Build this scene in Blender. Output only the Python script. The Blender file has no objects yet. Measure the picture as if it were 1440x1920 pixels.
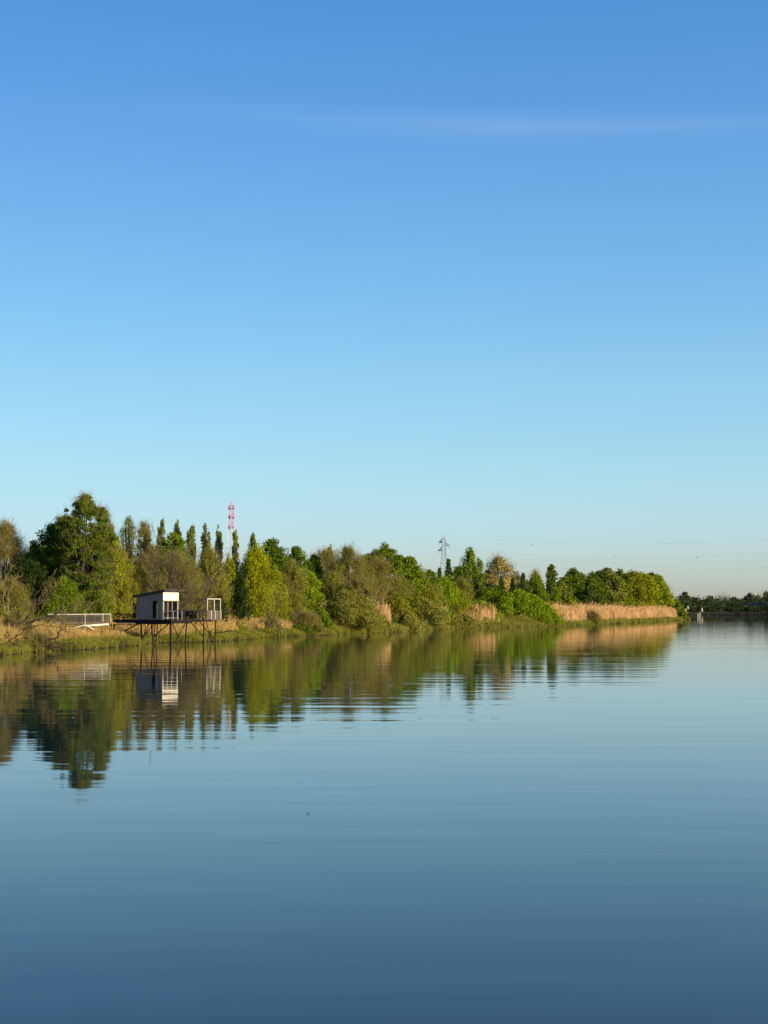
import bpy, math, random
import numpy as np
from mathutils import Vector
# ---------------------------------------------------------------- camera, world, sun, exposure
S = bpy.context.scene
COL = S.collection
F, H, HOR = 2800.0, 3.35, 1143.0          # focal length in photo pixels, eye height, horizon row
PITCH = math.atan((HOR-960)/F)
cam = bpy.data.cameras.new('camera'); co = bpy.data.objects.new('camera', cam); COL.objects.link(co)
cam.sensor_fit = 'HORIZONTAL'; cam.sensor_width = 36; cam.lens = 36*F/1440
cam.clip_start = 0.5; cam.clip_end = 30000
co.location = (0, 0, H); co.rotation_euler = (math.pi/2+PITCH, 0, 0)
S.camera = co
SUN_EL, SUN_ROT = math.radians(11), math.radians(123)
W = bpy.data.worlds.new('World'); S.world = W; W.use_nodes = True
nt = W.node_tree; nt.nodes.clear()
wo = nt.nodes.new('ShaderNodeOutputWorld'); bg = nt.nodes.new('ShaderNodeBackground')
sk = nt.nodes.new('ShaderNodeTexSky'); sk.sky_type = 'NISHITA'; sk.sun_disc = False
sk.sun_elevation = SUN_EL; sk.sun_rotation = SUN_ROT
sk.air_density = 1.0; sk.dust_density = 0.6; sk.ozone_density = 2.0; sk.altitude = 0
SKYK = 1.0
bg.inputs['Strength'].default_value = 0.114
# thin cirrus streak high in the sky, mixed by direction
tc = nt.nodes.new('ShaderNodeTexCoord')
mp = nt.nodes.new('ShaderNodeMapping'); mp.inputs['Scale'].default_value = (7.0, 7.0, 130.0)
mp.inputs['Rotation'].default_value = (0, math.radians(2.0), 0)
nz = nt.nodes.new('ShaderNodeTexNoise'); nz.inputs['Scale'].default_value = 1.0; nz.inputs['Detail'].default_value = 5
nz.inputs['Distortion'].default_value = 0.4
sx = nt.nodes.new('ShaderNodeSeparateXYZ')
nt.links.new(tc.outputs['Generated'], mp.inputs[0]); nt.links.new(mp.outputs[0], nz.inputs['Vector'])
nt.links.new(tc.outputs['Generated'], sx.inputs[0])
def wmath(op, a, b=None):
    n = nt.nodes.new('ShaderNodeMath'); n.operation = op
    for i, v in enumerate((a, b)):
        if v is None: continue
        if isinstance(v, (int, float)): n.inputs[i].default_value = v
        else: nt.links.new(v, n.inputs[i])
    return n.outputs[0]
zc = wmath('ADD', wmath('MULTIPLY', sx.outputs['X'], -0.042), 0.3150)      # centre line of the streak
band = wmath('POWER', wmath('SUBTRACT', 1.0, wmath('MINIMUM', wmath('DIVIDE', wmath('ABSOLUTE', wmath('SUBTRACT', sx.outputs['Z'], zc)), 0.013), 1.0)), 1.6)
xm = wmath('SUBTRACT', 1.0, wmath('MINIMUM', wmath('DIVIDE', wmath('ABSOLUTE', wmath('SUBTRACT', sx.outputs['X'], 0.08)), 0.24), 1.0))
fac = wmath('MULTIPLY', wmath('MULTIPLY', band, xm), wmath('MULTIPLY', nz.outputs[0], 0.20))
rgb = nt.nodes.new('ShaderNodeMix'); rgb.data_type = 'RGBA'; rgb.blend_type = 'MULTIPLY'; rgb.inputs[0].default_value = 1
nt.links.new(sk.outputs[0], rgb.inputs[6]); rgb.inputs[7].default_value = (1, 1, 1, 1)
cr_ = nt.nodes.new('ShaderNodeValToRGB'); el = cr_.color_ramp.elements   # colour balance of the clear evening air by height
STOPS = [(0.0, (.95, 1.07, 1.64)), (.022, (.92, 1.09, 1.64)), (.051, (.90, 1.12, 1.62)), (.087, (.93, 1.16, 1.44)), (.150, (.907, 1.21, 1.42)),
         (.233, (.80, 1.20, 1.52)), (.312, (.70, 1.15, 1.60)), (.385, (.55, 1.13, 1.60)), (.7, (.5, 1.05, 1.5))]
while len(el) < len(STOPS): el.new(0.5)
for e_, (p_, c_) in zip(el, STOPS): e_.position = p_; e_.color = (c_[0]*SKYK/2, c_[1]*SKYK/2, c_[2]*SKYK/2, 1)
nt.links.new(sx.outputs['Z'], cr_.inputs[0])
side = wmath('ADD', wmath('MULTIPLY', wmath('MAXIMUM', wmath('MINIMUM', sx.outputs['X'], 0.35), -0.35), 0.84), 2.0)
vm = nt.nodes.new('ShaderNodeVectorMath'); vm.operation = 'SCALE'
nt.links.new(cr_.outputs[0], vm.inputs[0]); nt.links.new(side, vm.inputs['Scale']); nt.links.new(vm.outputs[0], rgb.inputs[7])
mx = nt.nodes.new('ShaderNodeMix'); mx.data_type = 'RGBA'
nt.links.new(fac, mx.inputs[0]); nt.links.new(rgb.outputs[2], mx.inputs[6]); mx.inputs[7].default_value = (5.5, 6.3, 7.0, 1)
nt.links.new(mx.outputs[2], bg.inputs[0]); nt.links.new(bg.outputs[0], wo.inputs[0])
sd = Vector((math.sin(SUN_ROT)*math.cos(SUN_EL), math.cos(SUN_ROT)*math.cos(SUN_EL), math.sin(SUN_EL)))
sl = bpy.data.lights.new('sun', 'SUN'); sl.energy = 5.0; sl.angle = math.radians(0.53); sl.color = (1.0, 0.80, 0.50)
so = bpy.data.objects.new('sun', sl); COL.objects.link(so)
so.rotation_euler = (-sd).to_track_quat('-Z', 'Y').to_euler()
S.view_settings.view_transform = 'Standard'; S.view_settings.look = 'None'; S.view_settings.exposure = 0.4
S.render.engine = 'CYCLES'
S.cycles.max_bounces = 6; S.cycles.diffuse_bounces = 2; S.cycles.glossy_bounces = 3; S.cycles.transmission_bounces = 3
S.cycles.transparent_max_bounces = 4; S.cycles.volume_bounces = 0

# ---------------------------------------------------------------- helpers
def P(px, py, D):
    """point on the ray of photo pixel (px, py) at depth D along +Y"""
    c, s = math.cos(PITCH), math.sin(PITCH)
    dy = F*c + (py-960)*s; dz = F*s - (py-960)*c
    k = D/dy
    return np.array([(px-720)*k, D, H+dz*k])
def wl(px, py):
    """point on the water seen at pixel"""
    c, s = math.cos(PITCH), math.sin(PITCH)
    dy = F*c + (py-960)*s; dz = F*s - (py-960)*c
    k = -H/dz
    return ((px-720)*k, dy*k)
def tag(o, label=None, cat=None, group=None, kind=None):
    if label: o['label'] = label
    if cat: o['category'] = cat
    if group: o['group'] = group
    if kind: o['kind'] = kind
    return o
def empty(name, loc, label, cat, group=None):
    o = bpy.data.objects.new(name, None); COL.objects.link(o); o.location = loc
    o.empty_display_size = 0.5
    return tag(o, label, cat, group)
def link(name, me, mat, parent=None):
    o = bpy.data.objects.new(name, me); COL.objects.link(o)
    for m in (mat if isinstance(mat, (list, tuple)) else [mat]): me.materials.append(m)
    if parent is not None:
        o.parent = parent; o.matrix_parent_inverse.identity()
        l = parent.location
        me.transform(__import__('mathutils').Matrix.Translation(-Vector(l)))
    return o
def mesh_np(name, V, Fc, tint=None, mi=None, smooth=False):
    """V (n,3); Fc (m,k) constant k or list of arrays"""
    me = bpy.data.meshes.new(name)
    Fs = Fc if isinstance(Fc, list) else [Fc]
    Fs = [f for f in Fs if len(f)]
    tot = sum(f.size for f in Fs); nf = sum(len(f) for f in Fs)
    me.vertices.add(len(V)); me.vertices.foreach_set('co', np.asarray(V, dtype=np.float32).ravel())
    me.loops.add(tot); me.loops.foreach_set('vertex_index', np.concatenate([f.ravel() for f in Fs]).astype(np.int32))
    me.polygons.add(nf)
    sizes = np.concatenate([np.full(len(f), f.shape[1]) for f in Fs])
    st = np.concatenate([[0], np.cumsum(sizes)[:-1]])
    me.polygons.foreach_set('loop_start', st.astype(np.int32)); me.polygons.foreach_set('loop_total', sizes.astype(np.int32))
    if mi is not None: me.polygons.foreach_set('material_index', np.asarray(mi, dtype=np.int32))
    if smooth: me.polygons.foreach_set('use_smooth', np.ones(nf, dtype=bool))
    me.update(calc_edges=True)
    if tint is not None:
        a = me.attributes.new('tint', 'FLOAT', 'FACE'); a.data.foreach_set('value', np.asarray(tint, dtype=np.float32))
    return me
def norm(a): return a/np.maximum(np.linalg.norm(a, axis=-1, keepdims=True), 1e-9)
def segs(P0, P1, r0, r1, n=4):
    """tapered prisms from P0 to P1, vectorised"""
    P0 = np.asarray(P0, float); P1 = np.asarray(P1, float); m = len(P0)
    r0 = np.broadcast_to(r0, (m,)); r1 = np.broadcast_to(r1, (m,))
    d = norm(P1-P0)
    ref = np.where(np.abs(d[:, 2:3]) > 0.9, np.array([[1., 0, 0]]), np.array([[0, 0, 1.]]))
    a = norm(np.cross(d, ref)); b = np.cross(d, a)
    ang = np.arange(n)*2*math.pi/n
    ring = a[:, None, :]*np.cos(ang)[None, :, None] + b[:, None, :]*np.sin(ang)[None, :, None]
    V = np.concatenate([P0[:, None, :]+ring*r0[:, None, None], P1[:, None, :]+ring*r1[:, None, None]], axis=1)
    base = (np.arange(m)*2*n)[:, None, None]
    i = np.arange(n); j = (i+1) % n
    q = np.stack([i, j, j+n, i+n], axis=1)[None]
    Fq = (base+q).reshape(-1, 4)
    return V.reshape(-1, 3), Fq
def leaves(C, L, Wd, dirs, rng):
    """rhombic leaves (4 vertices each)"""
    n = len(C); d = norm(dirs)
    s = norm(np.cross(d, rng.normal(size=(n, 3))))
    L = np.broadcast_to(L, (n,))[:, None]; Wd = np.broadcast_to(Wd, (n,))[:, None]
    fold = np.cross(d, s)*Wd*0.25
    V = np.stack([C-d*L/2, C+s*Wd/2-d*L*0.05+fold, C+d*L/2, C-s*Wd/2-d*L*0.05+fold], axis=1).reshape(-1, 3)
    return V, np.arange(n*4).reshape(-1, 4)
class MB:
    """collects hard pieces for ONE mesh object"""
    def __init__(s): s.V = []; s.F = []; s.n = 0
    def add(s, V, Fc):
        for f in Fc: s.F.append([i+s.n for i in f])
        s.V += [tuple(v) for v in V]; s.n += len(V)
    def box(s, c, U, Vv, Wv):
        """c centre, three half-extent vectors"""
        c, U, Vv, Wv = map(np.array, (c, U, Vv, Wv))
        pts = [c+a*U+b*Vv+e*Wv for e in (-1, 1) for b in (-1, 1) for a in (-1, 1)]
        s.add(pts, [(0, 2, 3, 1), (4, 5, 7, 6), (0, 1, 5, 4), (2, 6, 7, 3), (0, 4, 6, 2), (1, 3, 7, 5)])
    def tube(s, pts, rad, n=7):
        pts = [np.array(p, float) for p in pts]
        if not hasattr(rad, '__len__'): rad = [rad]*len(pts)
        V = []; prev = None
        for i, p in enumerate(pts):
            t = pts[min(i+1, len(pts)-1)]-pts[max(i-1, 0)]; t = t/max(np.linalg.norm(t), 1e-9)
            if prev is None:
                ref = np.array([1., 0, 0]) if abs(t[2]) > 0.9 else np.array([0, 0, 1.])
                prev = np.cross(t, ref)
            a = prev-t*np.dot(prev, t); a = a/max(np.linalg.norm(a), 1e-9); b = np.cross(t, a); prev = a
            for k in range(n):
                g = 2*math.pi*k/n; V.append(p+(a*math.cos(g)+b*math.sin(g))*rad[i])
        Fc = [(i*n+k, i*n+(k+1) % n, (i+1)*n+(k+1) % n, (i+1)*n+k) for i in range(len(pts)-1) for k in range(n)]
        Fc += [tuple(range(n))[::-1], tuple((len(pts)-1)*n+k for k in range(n))]
        s.add(V, Fc)
    def build(s, name, mat, parent=None, bevel=0):
        me = bpy.data.meshes.new(name); me.from_pydata([tuple(map(float, v)) for v in s.V], [], s.F); me.update()
        o = link(name, me, mat, parent)
        if bevel:
            b = o.modifiers.new('bevel', 'BEVEL'); b.width = bevel; b.segments = 2; b.limit_method = 'ANGLE'
        return o
# ---------------------------------------------------------------- materials
def mat(name):
    m = bpy.data.materials.new(name); m.use_nodes = True; t = m.node_tree
    return m, t, t.nodes['Principled BSDF']
def leaf_mat(name, c1, c2, trans=0.22, rough=0.6):
    if name.startswith('leaf') and 'far' not in name: c1 = (c1[0]*1.2, c1[1]*1.22, c1[2]*.75); c2 = (c2[0]*1.6, c2[1]*1.62, c2[2]*1.0)
    m = bpy.data.materials.new(name); m.use_nodes = True; t = m.node_tree; t.nodes.clear()
    out = t.nodes.new('ShaderNodeOutputMaterial')
    at = t.nodes.new('ShaderNodeAttribute'); at.attribute_name = 'tint'
    cr = t.nodes.new('ShaderNodeMix'); cr.data_type = 'RGBA'
    t.links.new(at.outputs['Fac'], cr.inputs[0]); cr.inputs[6].default_value = (*c1, 1); cr.inputs[7].default_value = (*c2, 1)
    d = t.nodes.new('ShaderNodeBsdfPrincipled'); d.inputs['Roughness'].default_value = rough
    d.inputs['Specular IOR Level'].default_value = 0.08
    tr = t.nodes.new('ShaderNodeBsdfTranslucent')
    t.links.new(cr.outputs[2], d.inputs['Base Color'])
    hs = t.nodes.new('ShaderNodeHueSaturation'); hs.inputs['Value'].default_value = 1.2; hs.inputs['Saturation'].default_value = 1.1
    t.links.new(cr.outputs[2], hs.inputs['Color']); t.links.new(hs.outputs[0], tr.inputs[0])
    ms = t.nodes.new('ShaderNodeMixShader'); ms.inputs[0].default_value = trans
    t.links.new(d.outputs[0], ms.inputs[1]); t.links.new(tr.outputs[0], ms.inputs[2]); t.links.new(ms.outputs[0], out.inputs[0])
    return m
def noise_mat(name, c1, c2, scale=3, rough=0.8, stretch=(1, 1, 1), metallic=0.0, bump=0.0, detail=6):
    m, t, b = mat(name)
    tcn = t.nodes.new('ShaderNodeTexCoord'); mpn = t.nodes.new('ShaderNodeMapping'); mpn.inputs['Scale'].default_value = stretch
    nn = t.nodes.new('ShaderNodeTexNoise'); nn.inputs['Scale'].default_value = scale; nn.inputs['Detail'].default_value = detail
    cr = t.nodes.new('ShaderNodeValToRGB'); cr.color_ramp.elements[0].color = (*c1, 1); cr.color_ramp.elements[1].color = (*c2, 1)
    cr.color_ramp.elements[0].position = 0.32; cr.color_ramp.elements[1].position = 0.68
    t.links.new(tcn.outputs['Object'], mpn.inputs[0]); t.links.new(mpn.outputs[0], nn.inputs['Vector'])
    t.links.new(nn.outputs[0], cr.inputs[0]); t.links.new(cr.outputs[0], b.inputs['Base Color'])
    b.inputs['Roughness'].default_value = rough; b.inputs['Metallic'].default_value = metallic
    b.inputs['Specular IOR Level'].default_value = 0.15
    if bump:
        bn = t.nodes.new('ShaderNodeBump'); bn.inputs['Strength'].default_value = 1; bn.inputs['Distance'].default_value = bump
        t.links.new(nn.outputs[0], bn.inputs['Height']); t.links.new(bn.outputs[0], b.inputs['Normal'])
    return m
M = {}
M['deep'] = leaf_mat('leaf_deep_green', (0.042, 0.072, 0.006), (0.095, 0.135, 0.010))
M['dark'] = leaf_mat('leaf_dark_ivy_shade', (0.010, 0.022, 0.008), (0.028, 0.048, 0.012), 0.15)  # ivy leaves; also carries the painted shade of the dark masses
M['olive'] = leaf_mat('leaf_olive', (0.11, 0.115, 0.010), (0.19, 0.19, 0.016))
M['yellow'] = leaf_mat('leaf_yellow_green', (0.15, 0.165, 0.007), (0.25, 0.25, 0.011))
M['green'] = leaf_mat('leaf_fresh_green', (0.075, 0.115, 0.008), (0.14, 0.185, 0.012))
M['bright'] = leaf_mat('leaf_bright_green', (0.12, 0.17, 0.008), (0.18, 0.23, 0.012))
M['brown'] = leaf_mat('leaf_bud_brown', (0.105, 0.095, 0.012), (0.19, 0.165, 0.024), 0.25)
M['beige'] = leaf_mat('leaf_beige_blossom', (0.22, 0.17, 0.08), (0.40, 0.32, 0.16), 0.2)
M['sage'] = leaf_mat('leaf_sage_willow', (0.135, 0.132, 0.036), (0.215, 0.20, 0.058))
M['blue'] = leaf_mat('leaf_blue_green', (0.040, 0.062, 0.020), (0.075, 0.105, 0.032))
M['poplar'] = leaf_mat('leaf_poplar', (0.085, 0.10, 0.024), (0.165, 0.175, 0.045))
M['fargrey'] = leaf_mat('leaf_far_grey_green', (0.045, 0.065, 0.022), (0.09, 0.11, 0.035))
M['fargreen'] = leaf_mat('leaf_far_green', (0.05, 0.08, 0.02), (0.09, 0.13, 0.03))
M['fartwig'] = leaf_mat('leaf_far_twig', (0.15, 0.13, 0.09), (0.25, 0.21, 0.15), 0.1)
M['farreed'] = leaf_mat('far_reed', (0.055, 0.05, 0.04), (0.10, 0.092, 0.072), .1)
M['reed'] = leaf_mat('reed_straw', (0.52, 0.32, 0.14), (0.80, 0.54, 0.27), 0.3)
M['drygrass'] = leaf_mat('dry_grass', (0.40, 0.27, 0.085), (0.66, 0.46, 0.17), 0.3)
M['grass'] = leaf_mat('fresh_grass', (0.10, 0.125, 0.012), (0.30, 0.27, 0.05), 0.25)
M['bark'] = noise_mat('bark_brown', (0.055, 0.042, 0.028), (0.13, 0.10, 0.07), 6, 0.9, (1, 1, 0.3))
M['barkpale'] = noise_mat('bark_pale', (0.14, 0.11, 0.04), (0.25, 0.20, 0.08), 5, 0.9, (1, 1, 0.3))
M['barkdark'] = noise_mat('bark_wet_dark', (0.025, 0.018, 0.014), (0.075, 0.055, 0.04), 5, 0.8, (1, 1, 0.4))
M['soil'] = noise_mat('bank_soil', (0.07, 0.05, 0.022), (0.15, 0.11, 0.045), 0.35, 0.95, bump=0.05)
M['plank'] = noise_mat('weathered_planks', (0.20, 0.16, 0.135), (0.30, 0.245, 0.205), 1.0, 0.8, (9, 9, 0.5))
M['cream'] = noise_mat('cream_paint', (0.66, 0.63, 0.50), (0.74, 0.71, 0.58), 3, 0.6)
M['whitewood'] = noise_mat('white_painted_wood', (0.42, 0.39, 0.31), (0.58, 0.55, 0.45), 8, 0.65)
M['fascia'] = noise_mat('grey_fascia', (0.24, 0.21, 0.17), (0.33, 0.29, 0.24), 4, 0.7)
M['roofing'] = noise_mat('dark_roof_felt', (0.035, 0.028, 0.028), (0.07, 0.06, 0.055), 4, 0.85)
M['darkwood'] = noise_mat('tarred_timber', (0.007, 0.004, 0.005), (0.022, 0.013, 0.013), 4, 0.75, (1, 1, 0.3))
M['deckwood'] = noise_mat('dark_decking', (0.010, 0.008, 0.008), (0.03, 0.024, 0.02), 3, 0.85, (1, 1, 1))
M['boards'] = noise_mat('grey_boards', (0.07, 0.055, 0.043), (0.14, 0.11, 0.085), 1.2, 0.85, (8, 8, 0.4))
M['interior'] = noise_mat('dark_interior', (0.012, 0.010, 0.010), (0.03, 0.025, 0.02), 3, 0.9)
M['steel'] = noise_mat('galvanised_steel', (0.20, 0.23, 0.25), (0.30, 0.33, 0.35), 2, 0.6)
M['redsteel'] = noise_mat('red_painted_steel', (0.62, 0.20, 0.24), (0.74, 0.28, 0.33), 2, 0.6)
M['whitesteel'] = noise_mat('white_painted_steel', (0.58, 0.56, 0.58), (0.68, 0.66, 0.68), 2, 0.6)
M['cable'] = noise_mat('cable_grey', (0.10, 0.11, 0.12), (0.16, 0.17, 0.18), 2, 0.7)
M['bluemetal'] = noise_mat('dark_blue_cladding', (0.008, 0.018, 0.035), (0.016, 0.032, 0.055), 0.3, 0.6)
M['birdmat'] = noise_mat('dark_feathers', (0.02, 0.02, 0.02), (0.05, 0.05, 0.05), 20, 0.8)
M['glass'] = noise_mat('dark_window_glass', (0.004, 0.004, 0.005), (0.01, 0.01, 0.011), 2, 0.25)

# ---------------------------------------------------------------- shoreline and ground
SH = [wl(px, py) for px, py in [(0, 1228), (110, 1221), (200, 1214), (300, 1206), (400, 1203), (450, 1199.5), (520, 1194.5), (620, 1190.5),
      (720, 1186.5), (820, 1180.5), (900, 1177.5), (1040, 1174.5), (1100, 1172.3), (1140, 1170.3), (1200, 1167.3), (1260, 1164), (1288, 1162.3)]]
SY = np.array([-400, -60, 40] + [p[1] for p in SH] + [SH[-1][1]+14, SH[-1][1]+50, 640, 800])
SX = np.array([-75, -52, -40] + [p[0] for p in SH] + [SH[-1][0]-8, SH[-1][0]-55, -60, -400])
def shore(y): return np.interp(y, SY, SX)
OFF = np.array([-60, -14, -4, -1, 0, .5, 1.5, 4, 10, 25, 60, 150, 400, 1200, 4000.])
OZ = np.array([-2.6, -2.2, -1.2, -.25, -.02, .22, .5, .95, 1.35, 1.6, 1.8, 2, 2, 2, 2.])
_pr = np.random.default_rng(3); _ph = _pr.uniform(0, 6.28, 8)
def wob(y): return 0.7*np.sin(y*0.45+_ph[0])+0.5*np.sin(y*0.9+_ph[1])+0.9*np.sin(y*0.21+_ph[2])+0.3*np.sin(y*2.3+_ph[3])
def gz(x, y):
    off = (shore(y)+wob(y)*0.8)-x
    return np.interp(off, OFF, OZ)
FY0 = 925.0                                           # far bank waterline depth
def far_shore(x): return FY0+6*np.sin(x*0.02+1)+2*np.sin(x*0.11) - np.clip((x-250)*2.2, 0, 520)  # shore bends nearer out of view so added trees shade the far bank
def build_ground():
    ys = np.concatenate([np.arange(-400, 90, 12), np.arange(90, 340, .8), np.arange(340, 560, 2), np.arange(560, 801, 16)])
    X = shore(ys)[:, None]+(wob(ys)*0.8)[:, None]-OFF[None, :]
    Y = np.broadcast_to(ys[:, None], X.shape)
    rr = np.random.default_rng(5)
    Z = np.broadcast_to(OZ[None, :], X.shape)+rr.normal(size=X.shape)*0.06*(OZ > 0.3)[None, :]
    V1 = np.stack([X, Y, Z], -1).reshape(-1, 3); nr, nc = X.shape
    idx = np.arange(nr*nc).reshape(nr, nc)
    F1 = np.stack([idx[:-1, :-1], idx[:-1, 1:], idx[1:, 1:], idx[1:, :-1]], -1).reshape(-1, 4)[:, ::-1]
    # far bank
    xs = np.concatenate([np.arange(-1500, 100, 50), np.arange(100, 700, 4), np.arange(700, 4001, 60)])
    fo = np.array([-60, -8, -1, 0, 1, 4, 12, 60, 400, 3000, 9000.]); fz = np.array([-2.6, -1.5, -.2, -.02, .3, .9, 1.4, 2, 2, 2, 2.])
    X2 = np.broadcast_to(xs[:, None], (len(xs), len(fo))); Y2 = far_shore(xs)[:, None]+fo[None, :]
    Z2 = np.broadcast_to(fz[None, :], X2.shape)
    V2 = np.stack([X2, Y2, Z2], -1).reshape(-1, 3); idx = np.arange(X2.size).reshape(X2.shape)+len(V1)
    F2 = np.stack([idx[:-1, :-1], idx[:-1, 1:], idx[1:, 1:], idx[1:, :-1]], -1).reshape(-1, 4)[:, ::-1]
    # river bed reaching the horizon
    B = 14000.; n0 = len(V1)+len(V2)
    V3 = np.array([[-B, -B, -2.9], [B, -B, -2.9], [B, B, -2.9], [-B, B, -2.9]])
    me = mesh_np('ground', np.concatenate([V1, V2, V3]), [F1, F2, np.array([[0, 1, 2, 3]])+n0], smooth=True)
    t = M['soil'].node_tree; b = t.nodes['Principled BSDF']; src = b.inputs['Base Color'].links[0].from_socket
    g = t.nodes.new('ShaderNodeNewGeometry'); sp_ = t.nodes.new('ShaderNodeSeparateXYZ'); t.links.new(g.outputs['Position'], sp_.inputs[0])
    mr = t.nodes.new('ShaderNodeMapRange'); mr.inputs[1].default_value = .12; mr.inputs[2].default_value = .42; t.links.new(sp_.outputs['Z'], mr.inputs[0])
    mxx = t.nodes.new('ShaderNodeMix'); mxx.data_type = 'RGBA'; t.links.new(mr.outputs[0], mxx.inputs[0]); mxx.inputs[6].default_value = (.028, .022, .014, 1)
    t.links.new(src, mxx.inputs[7]); t.links.new(mxx.outputs[2], b.inputs['Base Color'])          # waterline shadow painted into the soil colour as dark wet mud
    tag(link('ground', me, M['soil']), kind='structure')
build_ground()
# ---------------------------------------------------------------- water
def build_water():
    m, t, b = mat('river_water')
    b.inputs['Base Color'].default_value = (0.012, 0.026, 0.032, 1)
    b.inputs['IOR'].default_value = 1.333; b.inputs['Roughness'].default_value = 0.015
    tcn = t.nodes.new('ShaderNodeTexCoord')
    def nz_(scale, det, st, rot=0.0):
        mpn = t.nodes.new('ShaderNodeMapping'); mpn.inputs['Scale'].default_value = st; mpn.inputs['Rotation'].default_value = (0, 0, math.radians(rot))
        n = t.nodes.new('ShaderNodeTexNoise'); n.inputs['Scale'].default_value = scale; n.inputs['Detail'].default_value = det
        t.links.new(tcn.outputs['Object'], mpn.inputs[0]); t.links.new(mpn.outputs[0], n.inputs['Vector']); return n.outputs[0]
    def mth(op, a, c):
        n = t.nodes.new('ShaderNodeMath'); n.operation = op
        for i, v in enumerate((a, c)):
            if isinstance(v, (int, float)): n.inputs[i].default_value = v
            else: t.links.new(v, n.inputs[i])
        return n.outputs[0]
    swell = nz_(1.0, 2, (0.085, 0.55, 1), 5)
    rip = nz_(1.0, 3, (0.5, 2.4, 1), -5)
    patch = nz_(1.0, 2, (0.012, 0.035, 1), 8)
    ramp = t.nodes.new('ShaderNodeMapRange'); ramp.inputs[1].default_value = 0.38; ramp.inputs[2].default_value = 0.66
    ramp.inputs[3].default_value = 0.25; ramp.inputs[4].default_value = 1.0
    t.links.new(patch, ramp.inputs[0])
    sp_ = t.nodes.new('ShaderNodeSeparateXYZ'); t.links.new(tcn.outputs['Object'], sp_.inputs[0])
    calm = t.nodes.new('ShaderNodeMapRange'); calm.inputs[1].default_value = 18; calm.inputs[2].default_value = 75
    calm.inputs[3].default_value = 0.30; calm.inputs[4].default_value = 1.0; t.links.new(sp_.outputs['Y'], calm.inputs[0])   # sheltered water by the near bank
    swell = mth('MULTIPLY', swell, calm.outputs[0])
    h = mth('ADD', mth('MULTIPLY', swell, 0.017), mth('MULTIPLY', mth('MULTIPLY', rip, 0.003), ramp.outputs[0]))
    bn = t.nodes.new('ShaderNodeBump'); bn.inputs['Strength'].default_value = 1.0; bn.inputs['Distance'].default_value = 1.0
    t.links.new(h, bn.inputs['Height']); t.links.new(bn.outputs[0], b.inputs['Normal'])
    B = 13500.
    me = mesh_np('river', np.array([[-B, -B, 0], [B, -B, 0], [B, B, 0], [-B, B, 0.]]), np.array([[0, 1, 2, 3]]))
    tag(link('river', me, m), kind='structure')
build_water()

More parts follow.
